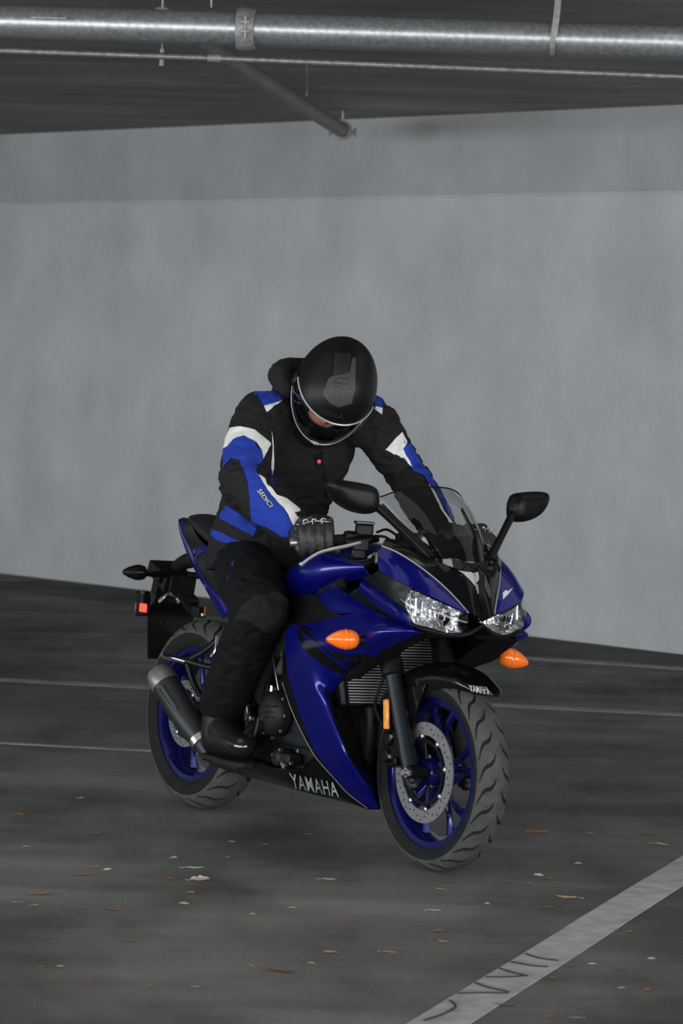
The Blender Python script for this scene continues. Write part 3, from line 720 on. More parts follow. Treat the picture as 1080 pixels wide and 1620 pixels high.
# stripe of blue across the side panel
# ---- rear fender, plate holder, lamps
rfn = geo('rear_fender', loft([[V3(*p) for p in l] for l in (
    [Y(262, 900, -.035), Y(250, 925, -.05), Y(245, 948, -.085), Y(234, 975, -.088), Y(233.5, 1042, -.088)],
    [X(272, 898, -.30), X(268, 925, -.30), X(266, 948, -.32), X(260, 975, -.36), X(257, 1040, -.415)],
    [V3(*Y(262, 900, -.035)) * 1, Y(250, 925, -.05), Y(245, 948, -.085), Y(234, 975, -.088), Y(233.5, 1042, -.088)])][:1] +
    [[V3(p.x + .004, 0, p.z) for p in (Y(262, 900, -.035), Y(250, 925, -.05), Y(245, 948, -.085), Y(234, 975, -.088), Y(233.5, 1042, -.088))],
     [V3(p.x, -p.y, p.z) for p in (Y(262, 900, -.035), Y(250, 925, -.05), Y(245, 948, -.085), Y(234, 975, -.088), Y(233.5, 1042, -.088))]], 30, 12), MT['plastic'], bike, solid=.006, label='black rear fender and plate holder')
brk = geo('tail_bracket', join(box(Y(265, 905, -.01), (.09, .11, .05), rotm('Y', 20)), box(Y(270, 925, .0), (.08, .10, .08), rotm('Y', 15)), tube([Y(262, 915, 0), Y(285, 893, 0), Y(306, 884, 0)], [.028, .026, .03], 12, res=10, flat=.7, up=(0, 1, 0)), box(Y(283, 930, .02), (.05, .10, .10), rotm('Y', 10))), MT['plastic'], bike, bevel=.01)
geo('bracket_plate', tube([Y(251, 952, -.095), Y(261, 942, -.08), Y(270, 940, -.05), Y(277, 946, -.03), Y(283, 954, -.02)], .008, 8, res=16, flat=.5, up=(0, 1, 0)), MT['steel'], brk)
geo('bolt', lathe([(0, -.006), (.006, -.006), (.007, 0)], Y(258, 985, -.09), YAX, 10), MT['satin'], brk)
sg = Y(232, 907, -.15)
rs = geo('rear_turn_signal', lathe([(.0, .082), (.008, .078), (.018, .06), (.0255, .036), (.0265, .024), (.022, .006), (.012, -.002), (.0, -.003)], Y(231, 906, -.165), (-.25, -1, -.02), 28), MT['satin'], bike, label='dark teardrop turn signal at the tail')
geo('stalk', tube([Y(258, 908, -.05), Y(240, 908, -.12), Y(230, 906.5, -.165)], [.012, .010, .010], 12, res=8), MT['plastic'], rs)
geo('seam', tube([Y(193, 906, -.245), Y(205, 904.5, -.225), Y(228, 905.5, -.19)], .0012, 6, res=8), MT['frame'], rs)
rs2 = geo('rear_turn_signal', lathe([(.0, .082), (.008, .078), (.018, .06), (.0255, .036), (.0265, .024), (.022, .006), (.012, -.002), (.0, -.003)], V3(-.17, .165, .755), (-.25, 1, -.02), 28), MT['satin'], bike)
geo('stalk', tube([(-.24, .03, .76), (-.17, .165, .755)], .011, 12), MT['plastic'], rs2)
tb = geo('tail_reflector', box(Y(226, 955, -.10), (.05, .035, .085), rotm('Y', -5)), MT['plastic'], bike, bevel=.008, label='small black reflector housing with a red lens')
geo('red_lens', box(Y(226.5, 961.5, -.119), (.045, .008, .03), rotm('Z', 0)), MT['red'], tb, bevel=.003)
geo('housing_side', box(Y(215, 961, -.118), (.014, .01, .042)), mat('dark_red', (.05, .008, .006), .4), tb, bevel=.003)
geo('screw', lathe([(0, -.008), (.007, -.007), (.009, 0)], Y(227, 937, -.115), YAX, 12), MT['frame'], tb)
rb = geo('rear_side_block', box(Y(314, 968, -.06), (.05, .03, .035)), MT['plastic'], bike, bevel=.004)
geo('amber_edge', box(Y(324.5, 967, -.076), (.005, .006, .03)), mat('dull_amber', (.25, .1, .02), .4), rb)
geo('white_lens', box(Y(320, 972.5, -.082), (.009, .004, .009)), MT['white'], rb)
geo('fender_strut', tube([Y(285, 940, -.03), Y(298, 962, -.05), Y(310, 970, -.055)], .012, 8, res=8), MT['plastic'], bike)

# ---- front cowl
SILV = [(604, 864, -.20), (630, 875, -.18), (660, 894, -.148), (693, 920, -.108), (718, 944, -.075), (741, 970, -.045)]
silv = [Y(*p) for p in SILV]
upper = [Y(612, 852, -.175), Y(652, 866, -.145), Y(686, 884, -.108), Y(716, 898, -.058), Y(744, 901, -.012), Y(763, 982, 0)]
cowl_v = loft([silv, [(a + b) / 2 + V3(.004, -.004, .004) for a, b in zip(silv, upper)], upper], 60, 12)
cowlr, cowll = both('nose_cowl', cowl_v, MT['gloss'], bike, solid=.003)
cowlr['label'] = 'glossy black nose panel above the headlight'
lowe = [Y(600, 902, -.225), Y(622, 916, -.222), Y(650, 929, -.202), Y(684, 945, -.158), Y(716, 960, -.10), Y(741, 971.5, -.047)]
mid_ = [(a + b) / 2 + V3(.0, -.008, .006) for a, b in zip(silv, lowe)]
upr, upl = both('upper_cowl_panel', loft([silv, mid_, lowe], 60, 10), MT['blue'], bike, solid=.003)
upr['label'] = upl['label'] = 'blue panel beside the nose'
for s_ in (1, -1):
    geo('silver_pinstripe', tube([V3(p.x + .002, (p.y - .002) * s_, p.z + .001) for p in silv], .0022, 8, res=60), MT['silver'], upr if s_ == 1 else upl)
# black surround between the blue panel and the side fairing
sur = [[Y(600, 902, -.222), Y(622, 916, -.22), Y(640, 925, -.208), Y(652, 930, -.20)],
       [Y(590, 908, -.218), Y(612, 925, -.222), Y(628, 938, -.218), Y(640, 950, -.21)],
       [Y(575, 914, -.205), Y(604, 940, -.218), Y(626, 958, -.222), Y(645, 975, -.21)]]
both('headlight_surround', loft(sur, 24, 10), MT['satin'], bike, solid=.003)

# ---- headlights: chrome bowl, black inner end, lamp, clear lens
hu = [Y(629, 935, -.218), Y(652, 934, -.198), Y(688, 950, -.152), Y(714, 961, -.105), Y(740, 972, -.05), Y(764, 983.5, 0)]
hl = [Y(634, 957, -.216), Y(652, 984, -.20), Y(680, 993, -.155), Y(708, 1001, -.105), Y(738, 999, -.05), Y(764, 987, 0)]
def pushed(d): return [(a + b) / 2 + V3(-d * (1 - i / 6), 0, 0) for i, (a, b) in enumerate(zip(hu, hl))]
bowl = [hu, [a * .7 + b * .3 + V3(-.05, .02, 0) for a, b in zip(hu, hl)], [a * .4 + b * .6 + V3(-.055, .022, 0) for a, b in zip(hu, hl)], hl]
for side in (1, -1):
    bv, bf = loft(bowl, 34, 13)
    rnd = random.Random(3)
    jit = []
    for i, v in enumerate(bv):
        j, k = divmod(i, 34); e = 0 if j in (0, 12) else 1
        st_ = math.sin(k * 2.4) * .004 + rnd.uniform(-.0045, .0045)
        jit.append(V3(v.x + e * st_, v.y * side, v.z))
    if side < 0: bf = [tuple(reversed(f)) for f in bf]
    mi = [0 if (q % 33) < 25 else 1 for q in range(len(bf))]
    hb = geo('headlight', (jit, bf), [MT['reflector'], MT['gloss']], bike, smooth=False, mi=mi, clean=False, label='clear headlight beside the nose')
    c = Y(701, 977, -.118); c = V3(c.x - .012, c.y * side, c.z)
    ax = V3(.93, -.25 * side, -.1)
    geo('lamp_ring', lathe([(.019, -.012), (.026, .006), (.0285, .006), (.0285, -.012)], c, ax, 30), MT['chrome'], hb)
    geo('bulb', lathe([(.0, .012), (.006, .01), (.009, .002), (.009, -.02)], c, ax, 16), MT['satin'], hb)
    for k in range(9):
        t = (k + .5) / 9 * 3.1
        p, q = cr_pt(hu, t * .85 + .25), cr_pt(hl, t * .85 + .25)
        a, b = p * .8 + q * .2 + V3(-.018, .006, 0), p * .25 + q * .75 + V3(-.02, .006, 0)
        geo('reflector_rib', tube([V3(a.x, a.y * side, a.z), V3(b.x, b.y * side, b.z)], .0022 + .0012 * (k % 2), 5), MT['reflector'], hb, smooth=False)
    lu, ll = hu[:5], hl[:5]
    lens = loft([lu, [(a + b) / 2 + V3(.010, -.006, 0) for a, b in zip(lu, ll)], ll], 40, 10)
    if side < 0: lens = mir(lens)
    geo('lens', lens, MT['lens'], hb)
# black lip under the lamps and chin
lipu = [Y(634, 958, -.214), Y(652, 985, -.2), Y(680, 994, -.156), Y(708, 1002, -.106), Y(738, 1000, -.051), Y(764, 987, 0)]
lipl = [Y(637, 966, -.213), Y(656, 991, -.195), Y(682, 1000, -.153), Y(708, 1007, -.104), Y(739, 1005, -.05), Y(764, 991, 0)]
both('headlight_lip', loft([lipu, [(a + b) / 2 + V3(.002, 0, 0) for a, b in zip(lipu, lipl)], lipl], 40, 8), MT['satin'], bike, solid=.003)
chu = lipl[1:]
chl = [V3(p.x - .10, p.y * .95, p.z - .012) for p in chu]
both('chin_panel', loft([chu, chl], 30, 4), MT['satin'], bike, solid=.003)
# position light: pale triangle on the nose, slots beside it
bpy.context.view_layer.update()
CB = [bvh_of(cowlr), bvh_of(cowll)]
pos = panel('position_light', [(724, 903), (734, 905), (746, 906), (755, 905), (756.5, 915), (754.5, 933), (744, 920), (732, 908)], CB, MT['pale'], bike, off=.003, step=3, label='pale triangular position light under the screen')
panel('nose_slot', [(765, 908), (768, 914), (774, 930), (776.5, 944), (773, 946), (765, 928)], CB, MT['frame'], cowll, off=.002, step=3)
def scr(l): return [V3(*p) for p in l] + [V3(p[0], -p[1], p[2]) for p in reversed(l[:-1])]
geo('screen_foot', loft([scr([Y(714, 882, -.066), Y(728, 887, -.04), Y(745, 891, 0)]), scr([Y(717, 898, -.06), Y(731, 903, -.035), Y(747, 906, 0)])], 24, 5), MT['plastic'], bike, solid=.006)

# ---- windscreen
sl = [scr([(1.395, -.085, .925), (1.425, -.07, .928), (1.448, -.035, .925), (1.457, 0, .922)]),
      scr([(1.33, -.112, .985), (1.37, -.09, 1.0), (1.40, -.045, 1.012), (1.408, 0, 1.014)]),
      scr([(1.255, -.135, 1.04), (1.30, -.10, 1.066), (1.33, -.05, 1.082), (1.338, 0, 1.085)]),
      scr([(1.177, -.152, 1.093), (1.215, -.105, 1.118), (1.243, -.052, 1.131), (1.25, 0, 1.134)])]
ws = geo('windscreen', loft(sl, 50, 24), MT['screen'], bike, label='smoked transparent windscreen')
geo('screen_edge', tube(sl[3], .0022, 8, res=50), MT['satin'], ws)
# inner cowl below the screen, dash
inn = [[Y(612, 852, -.175), Y(640, 862, -.15), Y(668, 876, -.12), Y(700, 893, -.075)], [V3(1.20, -.12, .97), V3(1.27, -.10, .96), V3(1.33, -.085, .955), V3(1.40, -.06, .93)], [V3(1.20, 0, .96), V3(1.27, 0, .955), V3(1.33, 0, .95), V3(1.41, 0, .93)]]
both('inner_cowl', loft(inn, 20, 10), MT['plastic'], bike, solid=.003)
dash = geo('instrument_panel', box((1.20, 0, .955), (.03, .18, .08), rotm('Y', -35)), MT['satin'], bike, bevel=.012)
for s_ in (-1, 1): geo('screen_side_strut', tube([(1.18, s_ * .145, 1.07), (1.27, s_ * .125, 1.01), (1.37, s_ * .095, .95)], [.006, .009, .012], 10, res=14, flat=.5, up=(0, 1, 0)), MT['satin'], bike)

# ---- mirrors
def mirror(s_):
    out = [(-.078, -.012), (-.074, .014), (-.056, .034), (.0, .043), (.064, .046), (.082, .038), (.08, .016), (.055, -.018), (.01, -.042), (-.04, -.05), (-.07, -.04)]
    c = V3(1.285, s_ * .315, 1.093)
    L = []
    for d, k in ((.036, .0), (.0357, .25), (.0345, .5), (.031, .7), (.0235, .85), (.012, .95), (-.002, .995), (-.016, 1.0), (-.02, .96)):
        L.append([c + V3(d - .014 * k * a / .08, s_ * a * k, b * k) for a, b in (out + out[:1])])
    vf = loft(L, 45, 22)
    m_ = geo('mirror', vf, MT['satin'], bike, label='black rear-view mirror on a stalk')
    g = [c + V3(-.0205 - .014 * a / .08, s_ * a * .93, b * .93) for a, b in out]
    geo('mirror_glass', plate(g, (-.001, 0, 0)), MT['chrome'], m_)
    p0, p1 = V3(1.392, s_ * .112, .935), V3(1.312, s_ * .236, 1.058)
    geo('stalk', tube([p0 + V3(.01, s_ * -.004, -.014), p0, p0 * .55 + p1 * .45, p1, c + V3(.012, -s_ * .05, -.02)], [.021, .016, .0115, .0125, .016], 14, res=24), MT['satin'], m_)
    geo('mount', box(p0 + V3(.006, 0, -.018), (.07, .035, .03), rotm('Y', 32)), MT['satin'], m_, bevel=.008)
    for dx in (-.02, .02): geo('bolt', lathe([(0, .006), (.005, .006), (.006, 0)], p0 + V3(.006 + dx, s_ * -.012, -.002 - dx * .6), (.5, -.5, .7), 10), MT['steel'], m_)
mirror(-1); mirror(1)

# ---- front turn signals
tsp = [(.0, .098), (.008, .092), (.018, .077), (.0265, .058), (.0302, .040), (.0295, .022), (.0245, .008), (.014, -.001), (0, -.003)]
for base, tip, root in ((Y(566, 1012, -.275), Y(522, 1011, -.355), Y(582, 1013, -.245)), (V3(*Y(790, 1036, .275)), V3(*Y(831, 1049, .355)), V3(*Y(776, 1033, .245)))):
    t_ = geo('front_turn_signal', lathe(tsp, base, tip - base, 32), MT['orange'], bike, label='amber teardrop turn signal')
    geo('stalk', tube([root, base + (tip - base).normalized() * .004], [.011, .012], 12), MT['plastic'], t_)
    geo('rim', lathe([(.0298, .034), (.0315, .038), (.0298, .042)], base, tip - base, 32), MT['orange'], t_)

# ---- side fairings
OUT = [(667, 1000, -.165), (645, 990, -.20), (618, 981, -.215), (580, 969, -.225), (540, 974, -.226), (500, 985, -.226), (456, 993, -.226), (452, 1030, -.23), (457, 1070, -.23), (468, 1109, -.225), (483, 1153, -.213), (501, 1192, -.193), (527, 1226, -.155), (551, 1253, -.112), (583, 1278, -.06)]
RID = [(667, 1000.5, -.165), (648, 998, -.207), (626, 998, -.237), (598, 1000, -.256), (572, 1007, -.262), (545, 1017, -.262), (512, 1030, -.256), (499, 1052, -.25), (499, 1080, -.245), (512, 1108, -.238), (527, 1150, -.22), (545, 1193, -.19), (560, 1222, -.152), (578, 1250, -.106), (599, 1278, -.045)]
INN = [(667, 1001.5, -.165), (650, 1007, -.19), (632, 1015, -.205), (607, 1027, -.215), (592, 1040, -.215), (570, 1050, -.21), (552, 1062, -.20), (541, 1072, -.195), (530, 1090, -.188), (527, 1112, -.18), (535, 1150, -.168), (551, 1192, -.143), (570, 1217, -.112), (588, 1245, -.07), (602, 1281, -.02)]
so_, sr_, si_ = [[Y(*p) for p in l] for l in (OUT, RID, INN)]
sfr, sfl = both('side_fairing', loft([so_, sr_, si_], 110, 22), MT['blue'], bike, solid=.003)
sfr['label'] = 'blue side fairing with a black stripe'
both('fairing_liner', loft([[p + V3(0, .006, 0) for p in l] for l in (so_[:12], sr_[:12], si_[:12])], 80, 14), MT['plastic'], bike)
# dark inner wall of the fairing beside the radiator
in2 = [V3(p.x + .0, p.y * .62, p.z - .0) for p in si_[1:]]
in2 = [V3(p.x - .03, p.y * .55, p.z) for p in si_[1:]]
both('fairing_inner_panel', loft([si_[1:], in2], 70, 6), MT['plastic'], bike, solid=.003)
# black trim strip behind the blue, with its bright edge
tr1 = [so_[i] + V3(0, .001, 0) for i in (7, 8, 9, 10, 11, 12, 13, 14)]
tr2 = [Y(448, 1035, -.222), Y(447, 1080, -.222), Y(461, 1122, -.216), Y(478, 1159, -.204), Y(499, 1197, -.187), Y(526, 1228, -.152), Y(550.5, 1255, -.11), Y(582, 1279, -.058)]
both('fairing_trim', loft([tr1, tr2], 50, 4), MT['gloss'], bike, solid=.002)
for s_ in (1, -1): geo('trim_edge', tube([V3(p.x, (p.y - .001) * s_, p.z) for p in tr2[1:]], .0011, 6, res=50), MT['silver'], sfr if s_ == 1 else sfl)
# belly pan
bt = [Y(332, 1196, -.12), Y(380, 1200, -.145), Y(432, 1214, -.17), Y(474, 1216, -.183), Y(498, 1199, -.186), Y(526, 1229, -.151), Y(550, 1256, -.109), Y(582, 1279.5, -.057)]
bb = [Y(338, 1203, -.085), Y(380, 1225, -.085), Y(421, 1236, -.085), Y(462, 1247, -.085), Y(490, 1254.5, -.08), Y(520, 1262, -.072), Y(550, 1270, -.06), Y(584, 1280, -.04)]
bmid = [(a * .45 + b * .55) + V3(0, -.028 * (1 - abs(i - 3.5) / 5), .0) for i, (a, b) in enumerate(zip(bt, bb))]
ber, bel = both('belly_pan', loft([bt, bmid, bb], 70, 14), MT['gloss'], bike, solid=.003)
ber['label'] = 'glossy black belly pan with grey lettering'
geo('belly_floor', loft([bb, [V3(p.x, -p.y, p.z) for p in bb]], 50, 4), MT['plastic'], bike, solid=.003)
# shoulder ridge beside the headlight and the lobe under the tank
rg = [[Y(574, 914, -.203), Y(594, 929, -.214), Y(612, 943, -.222), Y(630, 958, -.224), Y(643, 972, -.21), Y(653, 992, -.196)],
      [Y(571, 922, -.225), Y(590, 938, -.236), Y(607, 952, -.242), Y(625, 966, -.24), Y(640, 980, -.226), Y(653, 993, -.198)],
      [Y(566, 933, -.218), Y(583, 948, -.226), Y(598, 960, -.23), Y(615, 972, -.23), Y(632, 983, -.218), Y(652, 994, -.196)]]
both('shoulder_ridge', loft(rg, 40, 12), MT['blue'], bike, solid=.003)
gp = [[Y(566, 933, -.218), Y(583, 948, -.226), Y(598, 960, -.23), Y(615, 972, -.23), Y(640, 988, -.205)],
      [Y(560, 938, -.19), Y(578, 952, -.20), Y(592, 962, -.205), Y(608, 972, -.208), Y(635, 986, -.2)],
      [Y(552, 941, -.19), Y(572, 955, -.205), Y(588, 964, -.21), Y(604, 973, -.215), Y(630, 986, -.208)]]
both('fairing_scoop', loft(gp, 24, 8), MT['plastic'], bike, solid=.003)
lb = [[Y(528, 926, -.165), Y(552, 941, -.19), Y(572, 955, -.204), Y(590, 966, -.212), Y(606, 975, -.216), Y(622, 983, -.214)],
      [Y(513, 934, -.19), Y(535, 951, -.208), Y(556, 962, -.215), Y(575, 968, -.218), Y(596, 975, -.22), Y(618, 982, -.216)],
      [Y(500, 942, -.19), Y(514, 957, -.206), Y(530, 970, -.216), Y(556, 970, -.219), Y(582, 971, -.221), Y(612, 981, -.217)]]
both('fairing_lobe', loft(lb, 40, 12), MT['blue'], bike, solid=.003)
dk = [[Y(500, 942, -.19), Y(514, 957, -.206), Y(530, 970, -.215), Y(545, 974, -.22)], [Y(478, 940, -.16), Y(490, 962, -.18), Y(505, 980, -.2), Y(518, 982, -.215)], [Y(455, 950, -.14), Y(460, 970, -.16), Y(466, 988, -.19), Y(490, 988, -.215)]]
both('tank_side_trim', loft(dk, 24, 10), MT['plastic'], bike, solid=.003)

# ---- graphics and lettering on the paint
bpy.context.view_layer.update()
SB = bvh_of(sfr)
panel('black_stripe', [(472, 990), (478, 986), (492, 1000), (520, 1028), (548, 1036), (588, 1035), (592, 1040), (572, 1050), (553, 1062), (539, 1069), (512, 1052), (489, 1035), (478, 1020), (470, 1003)][::-1], SB, MT['gloss'], sfr, off=.0012, step=4)
panel('blue_accent', [(474, 994), (484, 1004), (520, 1033), (538, 1046), (553, 1038), (557, 1041), (541, 1052), (560, 1060), (555, 1063), (530, 1047), (500, 1022), (480, 1008)], SB, MT['blue'], sfr, off=.002, step=4)
panel('blue_accent', [(490, 1001), (496, 1003), (530, 1032), (526, 1034), (508, 1020)], SB, MT['blue'], sfr, off=.002, step=4)
BB = bvh_of(ber)
panel('blue_accent', [(299, 872), (312, 866), (326, 863), (333, 869), (318, 876), (305, 885)], bvh_of(tir), MT['blue'], tir, off=.002, step=4)
lettering('lettering', 'YAMAHA', [(464, 1244), (538, 1259), (533, 1237), (459, 1221)], BB, MT['letter'], ber, bold=.006, off=.006, space=1.12)
FB = bvh_of(fen)
lettering('lettering', 'YAMAHA', [(744, 1093), (778, 1100), (770, 1088), (742, 1085)], FB, MT['white'], fen, bold=.01, off=.003)
UB = bvh_of(upl)
panel('white_emblem', [(795, 938), (800, 934), (803, 936), (811, 930), (803, 941), (799, 945), (795, 949)], UB, MT['white'], upl, off=.002, step=3)

# ---- handlebars, controls
for s_ in (-1, 1):
    g0, g1 = V3(1.115, s_ * .19, .962), V3(1.045, s_ * .335, .942)
    hbr = geo('handlebar', tube([V3(1.135, s_ * .12, .967), g0, g1], .011, 14), MT['satin'], bike)
    geo('grip', tube([g0 * .85 + g1 * .15, g1], .0165, 18), MT['rubber'], hbr)
    geo('bar_end', lathe([(0, .0), (.012, .0), (.016, .012), (.014, .034), (0, .036)], g1, g1 - g0, 18), MT['steel'], hbr)
    geo('switch_housing', join(box(g0 + V3(.004, s_ * .008, -.004), (.05, .06, .055), rotm('Z', s_ * 26))), MT['satin'], hbr, bevel=.01)
    geo('bar_clamp', lathe([(.021, -.02), (.03, -.02), (.03, .02), (.021, .02)], fk(.6, s_ * .098), RAKE, 24), MT['satin'], hbr)
res = geo('brake_reservoir', box(Y(576, 838, -.2), (.05, .05, .036), rotm('Z', -25)), MT['satin'], bike, bevel=.006, label='square black brake fluid reservoir')
geo('reservoir_lid', box(Y(576, 827, -.2), (.056, .056, .009), rotm('Z', -25)), MT['gloss'], res, bevel=.003)
mcy = geo('master_cylinder', join(tube([Y(588, 853, -.17), Y(548, 858, -.24)], .014, 14), box(Y(570, 862, -.2), (.03, .05, .035), rotm('Z', -25))), MT['satin'], bike, bevel=.004)
geo('brake_lever', tube([Y(571, 858, -.215), Y(548, 864, -.25), Y(528, 868, -.28), Y(506, 874, -.31), Y(490, 883, -.335), Y(477, 893, -.352)], [.007, .0078, .0078, .0074, .0068, .0075], 12, res=28, flat=.75), MT['alu'], bike, label='silver brake lever')
geo('lever_ball', lathe([(0, -.008), (.006, -.006), (.0085, 0), (.006, .006), (0, .008)], Y(477, 893, -.352), (.4, -.8, -.3), 14), MT['steel'], bike)
geo('clutch_lever', tube([V3(1.19, .2, .95), V3(1.17, .26, .94), V3(1.14, .32, .925), V3(1.12, .345, .91)], .006, 10, res=16), MT['steel'], bike)
for pts in ([(546, 850, -.22), (540, 876, -.23), (555, 888, -.22), (580, 886, -.19), (592, 884, -.17)], [(592, 848, -.16), (610, 850, -.14), (625, 862, -.13)], [(560, 870, -.2), (575, 880, -.19), (590, 872, -.16)], [(596, 842, -.14), (612, 838, -.1), (632, 850, -.08)]):
    geo('cable', tube([Y(*p) for p in pts], .0042, 8, res=20), MT['plastic'], bike)
geo('throttle_housing', box(Y(566, 872, -.19), (.07, .05, .05), rotm('Z', -25)), MT['satin'], bike, bevel=.008)
geo('fork_cap', join(*[lathe([(0, .7), (.012, .7), (.02, .69), (.022, .66)], fk(0, s_ * .098), RAKE, 18) for s_ in (-1,)]), MT['steel'], bike)
geo('fork_cap', join(*[lathe([(0, .7), (.012, .7), (.02, .69), (.022, .66)], fk(0, s_ * .098), RAKE, 18) for s_ in (1,)]), MT['steel'], bike)
geo('cable_bracket', tube([Y(597, 876, -.16), Y(596.5, 892, -.17)], .009, 12), MT['steel'], bike)

# ------------------------------------------------------------------ rider
def esweep(cs, n=28, res=24):
    """cs = [(centre, half width along y, half depth)], swept upright in the x-z plane with elliptical sections"""
    C = path([c[0] for c in cs], res)
    W_ = [cr_pt([Vector((c[1], c[2], 0)) for c in cs], i / (res - 1) * (len(cs) - 1)) for i in range(res)]
    vs, fs = [], []
    for i, p in enumerate(C):
        d = (C[min(i + 1, res - 1)] - C[max(i - 1, 0)]).normalized()
        b = d.cross(YAX).normalized()
        for k in range(n):
            t = 2 * math.pi * k / n; c_, s_ = math.cos(t), math.sin(t)
            q = lambda x: math.copysign(abs(x) ** .85, x)
            vs.append(p + YAX * q(c_) * W_[i].x + b * q(s_) * W_[i].y)
    for i in range(res - 1):
        for k in range(n): fs.append((i * n + k, i * n + (k + 1) % n, (i + 1) * n + (k + 1) % n, (i + 1) * n + k))
    fs += [tuple(reversed(range(n))), tuple(range((res - 1) * n, res * n))]
    return vs, fs
def limb(pts, rad, res=20):
    """tapered limb with rounded ends"""
    pts = [V3(*p) for p in pts]
    d0, d1 = (pts[0] - pts[1]).normalized(), (pts[-1] - pts[-2]).normalized()
    P = path(pts, res); R = [cr_pt([V3(r, 0, 0) for r in rad], i / (res - 1) * (len(rad) - 1)).x for i in range(res)]
    e = (.35, .7, .92)
    pre = [(P[0] + d0 * R[0] * math.sqrt(1 - k * k), R[0] * k) for k in e]
    post = [(P[-1] + d1 * R[-1] * math.sqrt(1 - k * k), R[-1] * k) for k in reversed(e)]
    A = pre + list(zip(P, R)) + post
    return tube([a for a, _ in A], [r for _, r in A], 18)
def ball(c, r, n=20):
    c = V3(*c); r = r if isinstance(r, (tuple, list)) else (r, r, r)
    vs, fs = [], []
    for i in range(n // 2 + 1):
        a = math.pi * i / (n // 2)
        for k in range(n):
            b = 2 * math.pi * k / n
            vs.append(c + V3(math.sin(a) * math.cos(b) * r[0], math.sin(a) * math.sin(b) * r[1], math.cos(a) * r[2]))
    for i in range(n // 2):
        for k in range(n): fs.append((i * n + k, i * n + (k + 1) % n, (i + 1) * n + (k + 1) % n, (i + 1) * n + k))
    return vs, fs
def fuse(name, vfs, m, parent, voxel, iters=6, folds=None, label=None):
    """fuse overlapping solids into one continuous skin"""
    v, f = join(*vfs)
    me = bpy.data.meshes.new('tmp'); me.from_pydata([tuple(p) for p in v], [], f)
    bm = bmesh.new(); bm.from_mesh(me); bmesh.ops.remove_doubles(bm, verts=bm.verts, dist=1e-6); bmesh.ops.recalc_face_normals(bm, faces=bm.faces); bm.to_mesh(me); bm.free()
    o = bpy.data.objects.new('tmp', me); COL.objects.link(o)
    r = o.modifiers.new('r', 'REMESH'); r.mode = 'VOXEL'; r.voxel_size = voxel
    s = o.modifiers.new('s', 'SMOOTH'); s.iterations = iters; s.factor = .5
    bpy.context.view_layer.update()
    m2 = bpy.data.meshes.new_from_object(o.evaluated_get(bpy.context.evaluated_depsgraph_get()))
    bpy.data.objects.remove(o); bpy.data.meshes.remove(me)
    m2.materials.clear(); m2.name = name
    if folds:
        nn = [x.vector.copy() for x in m2.vertex_normals]
        for vt, n_ in zip(m2.vertices, nn): vt.co = vt.co + n_ * folds(vt.co)
    ob = link(name, m2, m, parent, True, label)
    return ob
def cloth(name, col, r=.85, sheen=.0, bs=260): return mat(name, col, r, 0, 0, noise_=(9, .12), bump=(bs, .35), spec=.15, sheen=sheen)
RM = dict(jacket=cloth('black_textile', (.0125, .0125, .013)), trousers=cloth('black_riding_trousers', (.0042, .0042, .0042)), knee=cloth('knee_patch', (.0125, .0123, .012)),
          blue=cloth('blue_textile', (.015, .037, .27)), white=cloth('white_textile', (.62, .62, .60)), navy=cloth('navy_textile', (.01, .014, .09)),
          glove=mat('black_leather', (.010, .010, .010), .5, bump=(300, .4)), guard=mat('glossy_knuckle_guard', (.008, .008, .009), .15, 0, .5),
          boot=mat('boot_leather', (.006, .0065, .0065), .45, bump=(200, .3), spec=.25), sole=mat('boot_sole', (.013, .0125, .012), .8, spec=.2),
          helmet=mat('matt_black_shell', (.0045, .0045, .0048), .42, spec=.2), hgrey=mat('matt_grey_vent', (.036, .036, .037), .5, spec=.3), hdark=mat('vent_black', (.006, .006, .006), .5),
          skin=mat('skin', (.50, .20, .14), .5, noise_=(40, .12)), rimc=mat('visor_edge', (.42, .43, .44), .2, .3), mask=cloth('balaclava', (.006, .006, .006)),
          red=mat('red_button', (.8, .09, .04), .4), lens=MT['visor'], hair=mat('dark_hair', (.02, .015, .01), .7), eye=mat('eye_white', (.6, .58, .55), .3),
          brown=mat('dim_lettering', (.02, .0155, .0115), .6, spec=.2))

SR, ER, WR = V3(.525, -.185, 1.30), Y(384, 762, -.355), Y(462, 833, -.305)
SL, EL, WL = Y(588, 668, .185), Y(645, 754, .31), Y(700, 846, .268)
HR, KR, AR = V3(.35, -.105, .828), Y(413, 962, -.265), Y(350, 1118, -.215)
HL_, KL, AL = [V3(p.x, -p.y, p.z) for p in (HR, KR, AR)]
spine = [V3(.33, 0, .83), V3(.315, 0, .95), V3(.36, 0, 1.09), V3(.44, 0, 1.21), V3(.52, 0, 1.31), V3(.58, 0, 1.375)]
HC = Y(528.3, 618, -.015)                                     # centre of the head
AZ, PT, RL = math.radians(-53.2), math.radians(59.6), math.radians(-35.6)
HF = V3(math.cos(PT) * math.cos(AZ), math.cos(PT) * math.sin(AZ), -math.sin(PT))
HU = V3(math.sin(PT) * math.cos(AZ), math.sin(PT) * math.sin(AZ), math.cos(PT))
HS = HU.cross(HF)                                           # to the rider's left
Rr = Matrix.Rotation(RL, 3, HF); HU, HS = Rr @ HU, Rr @ HS
def hd(f, s, u): return HC + HF * f + HS * s + HU * u
def hball(f, s, u, rf, rs, ru, n=20):
    v, fa = ball((0, 0, 0), (rf, rs, ru), n); return [hd(f + p.x, s + p.y, u + p.z) for p in v], fa
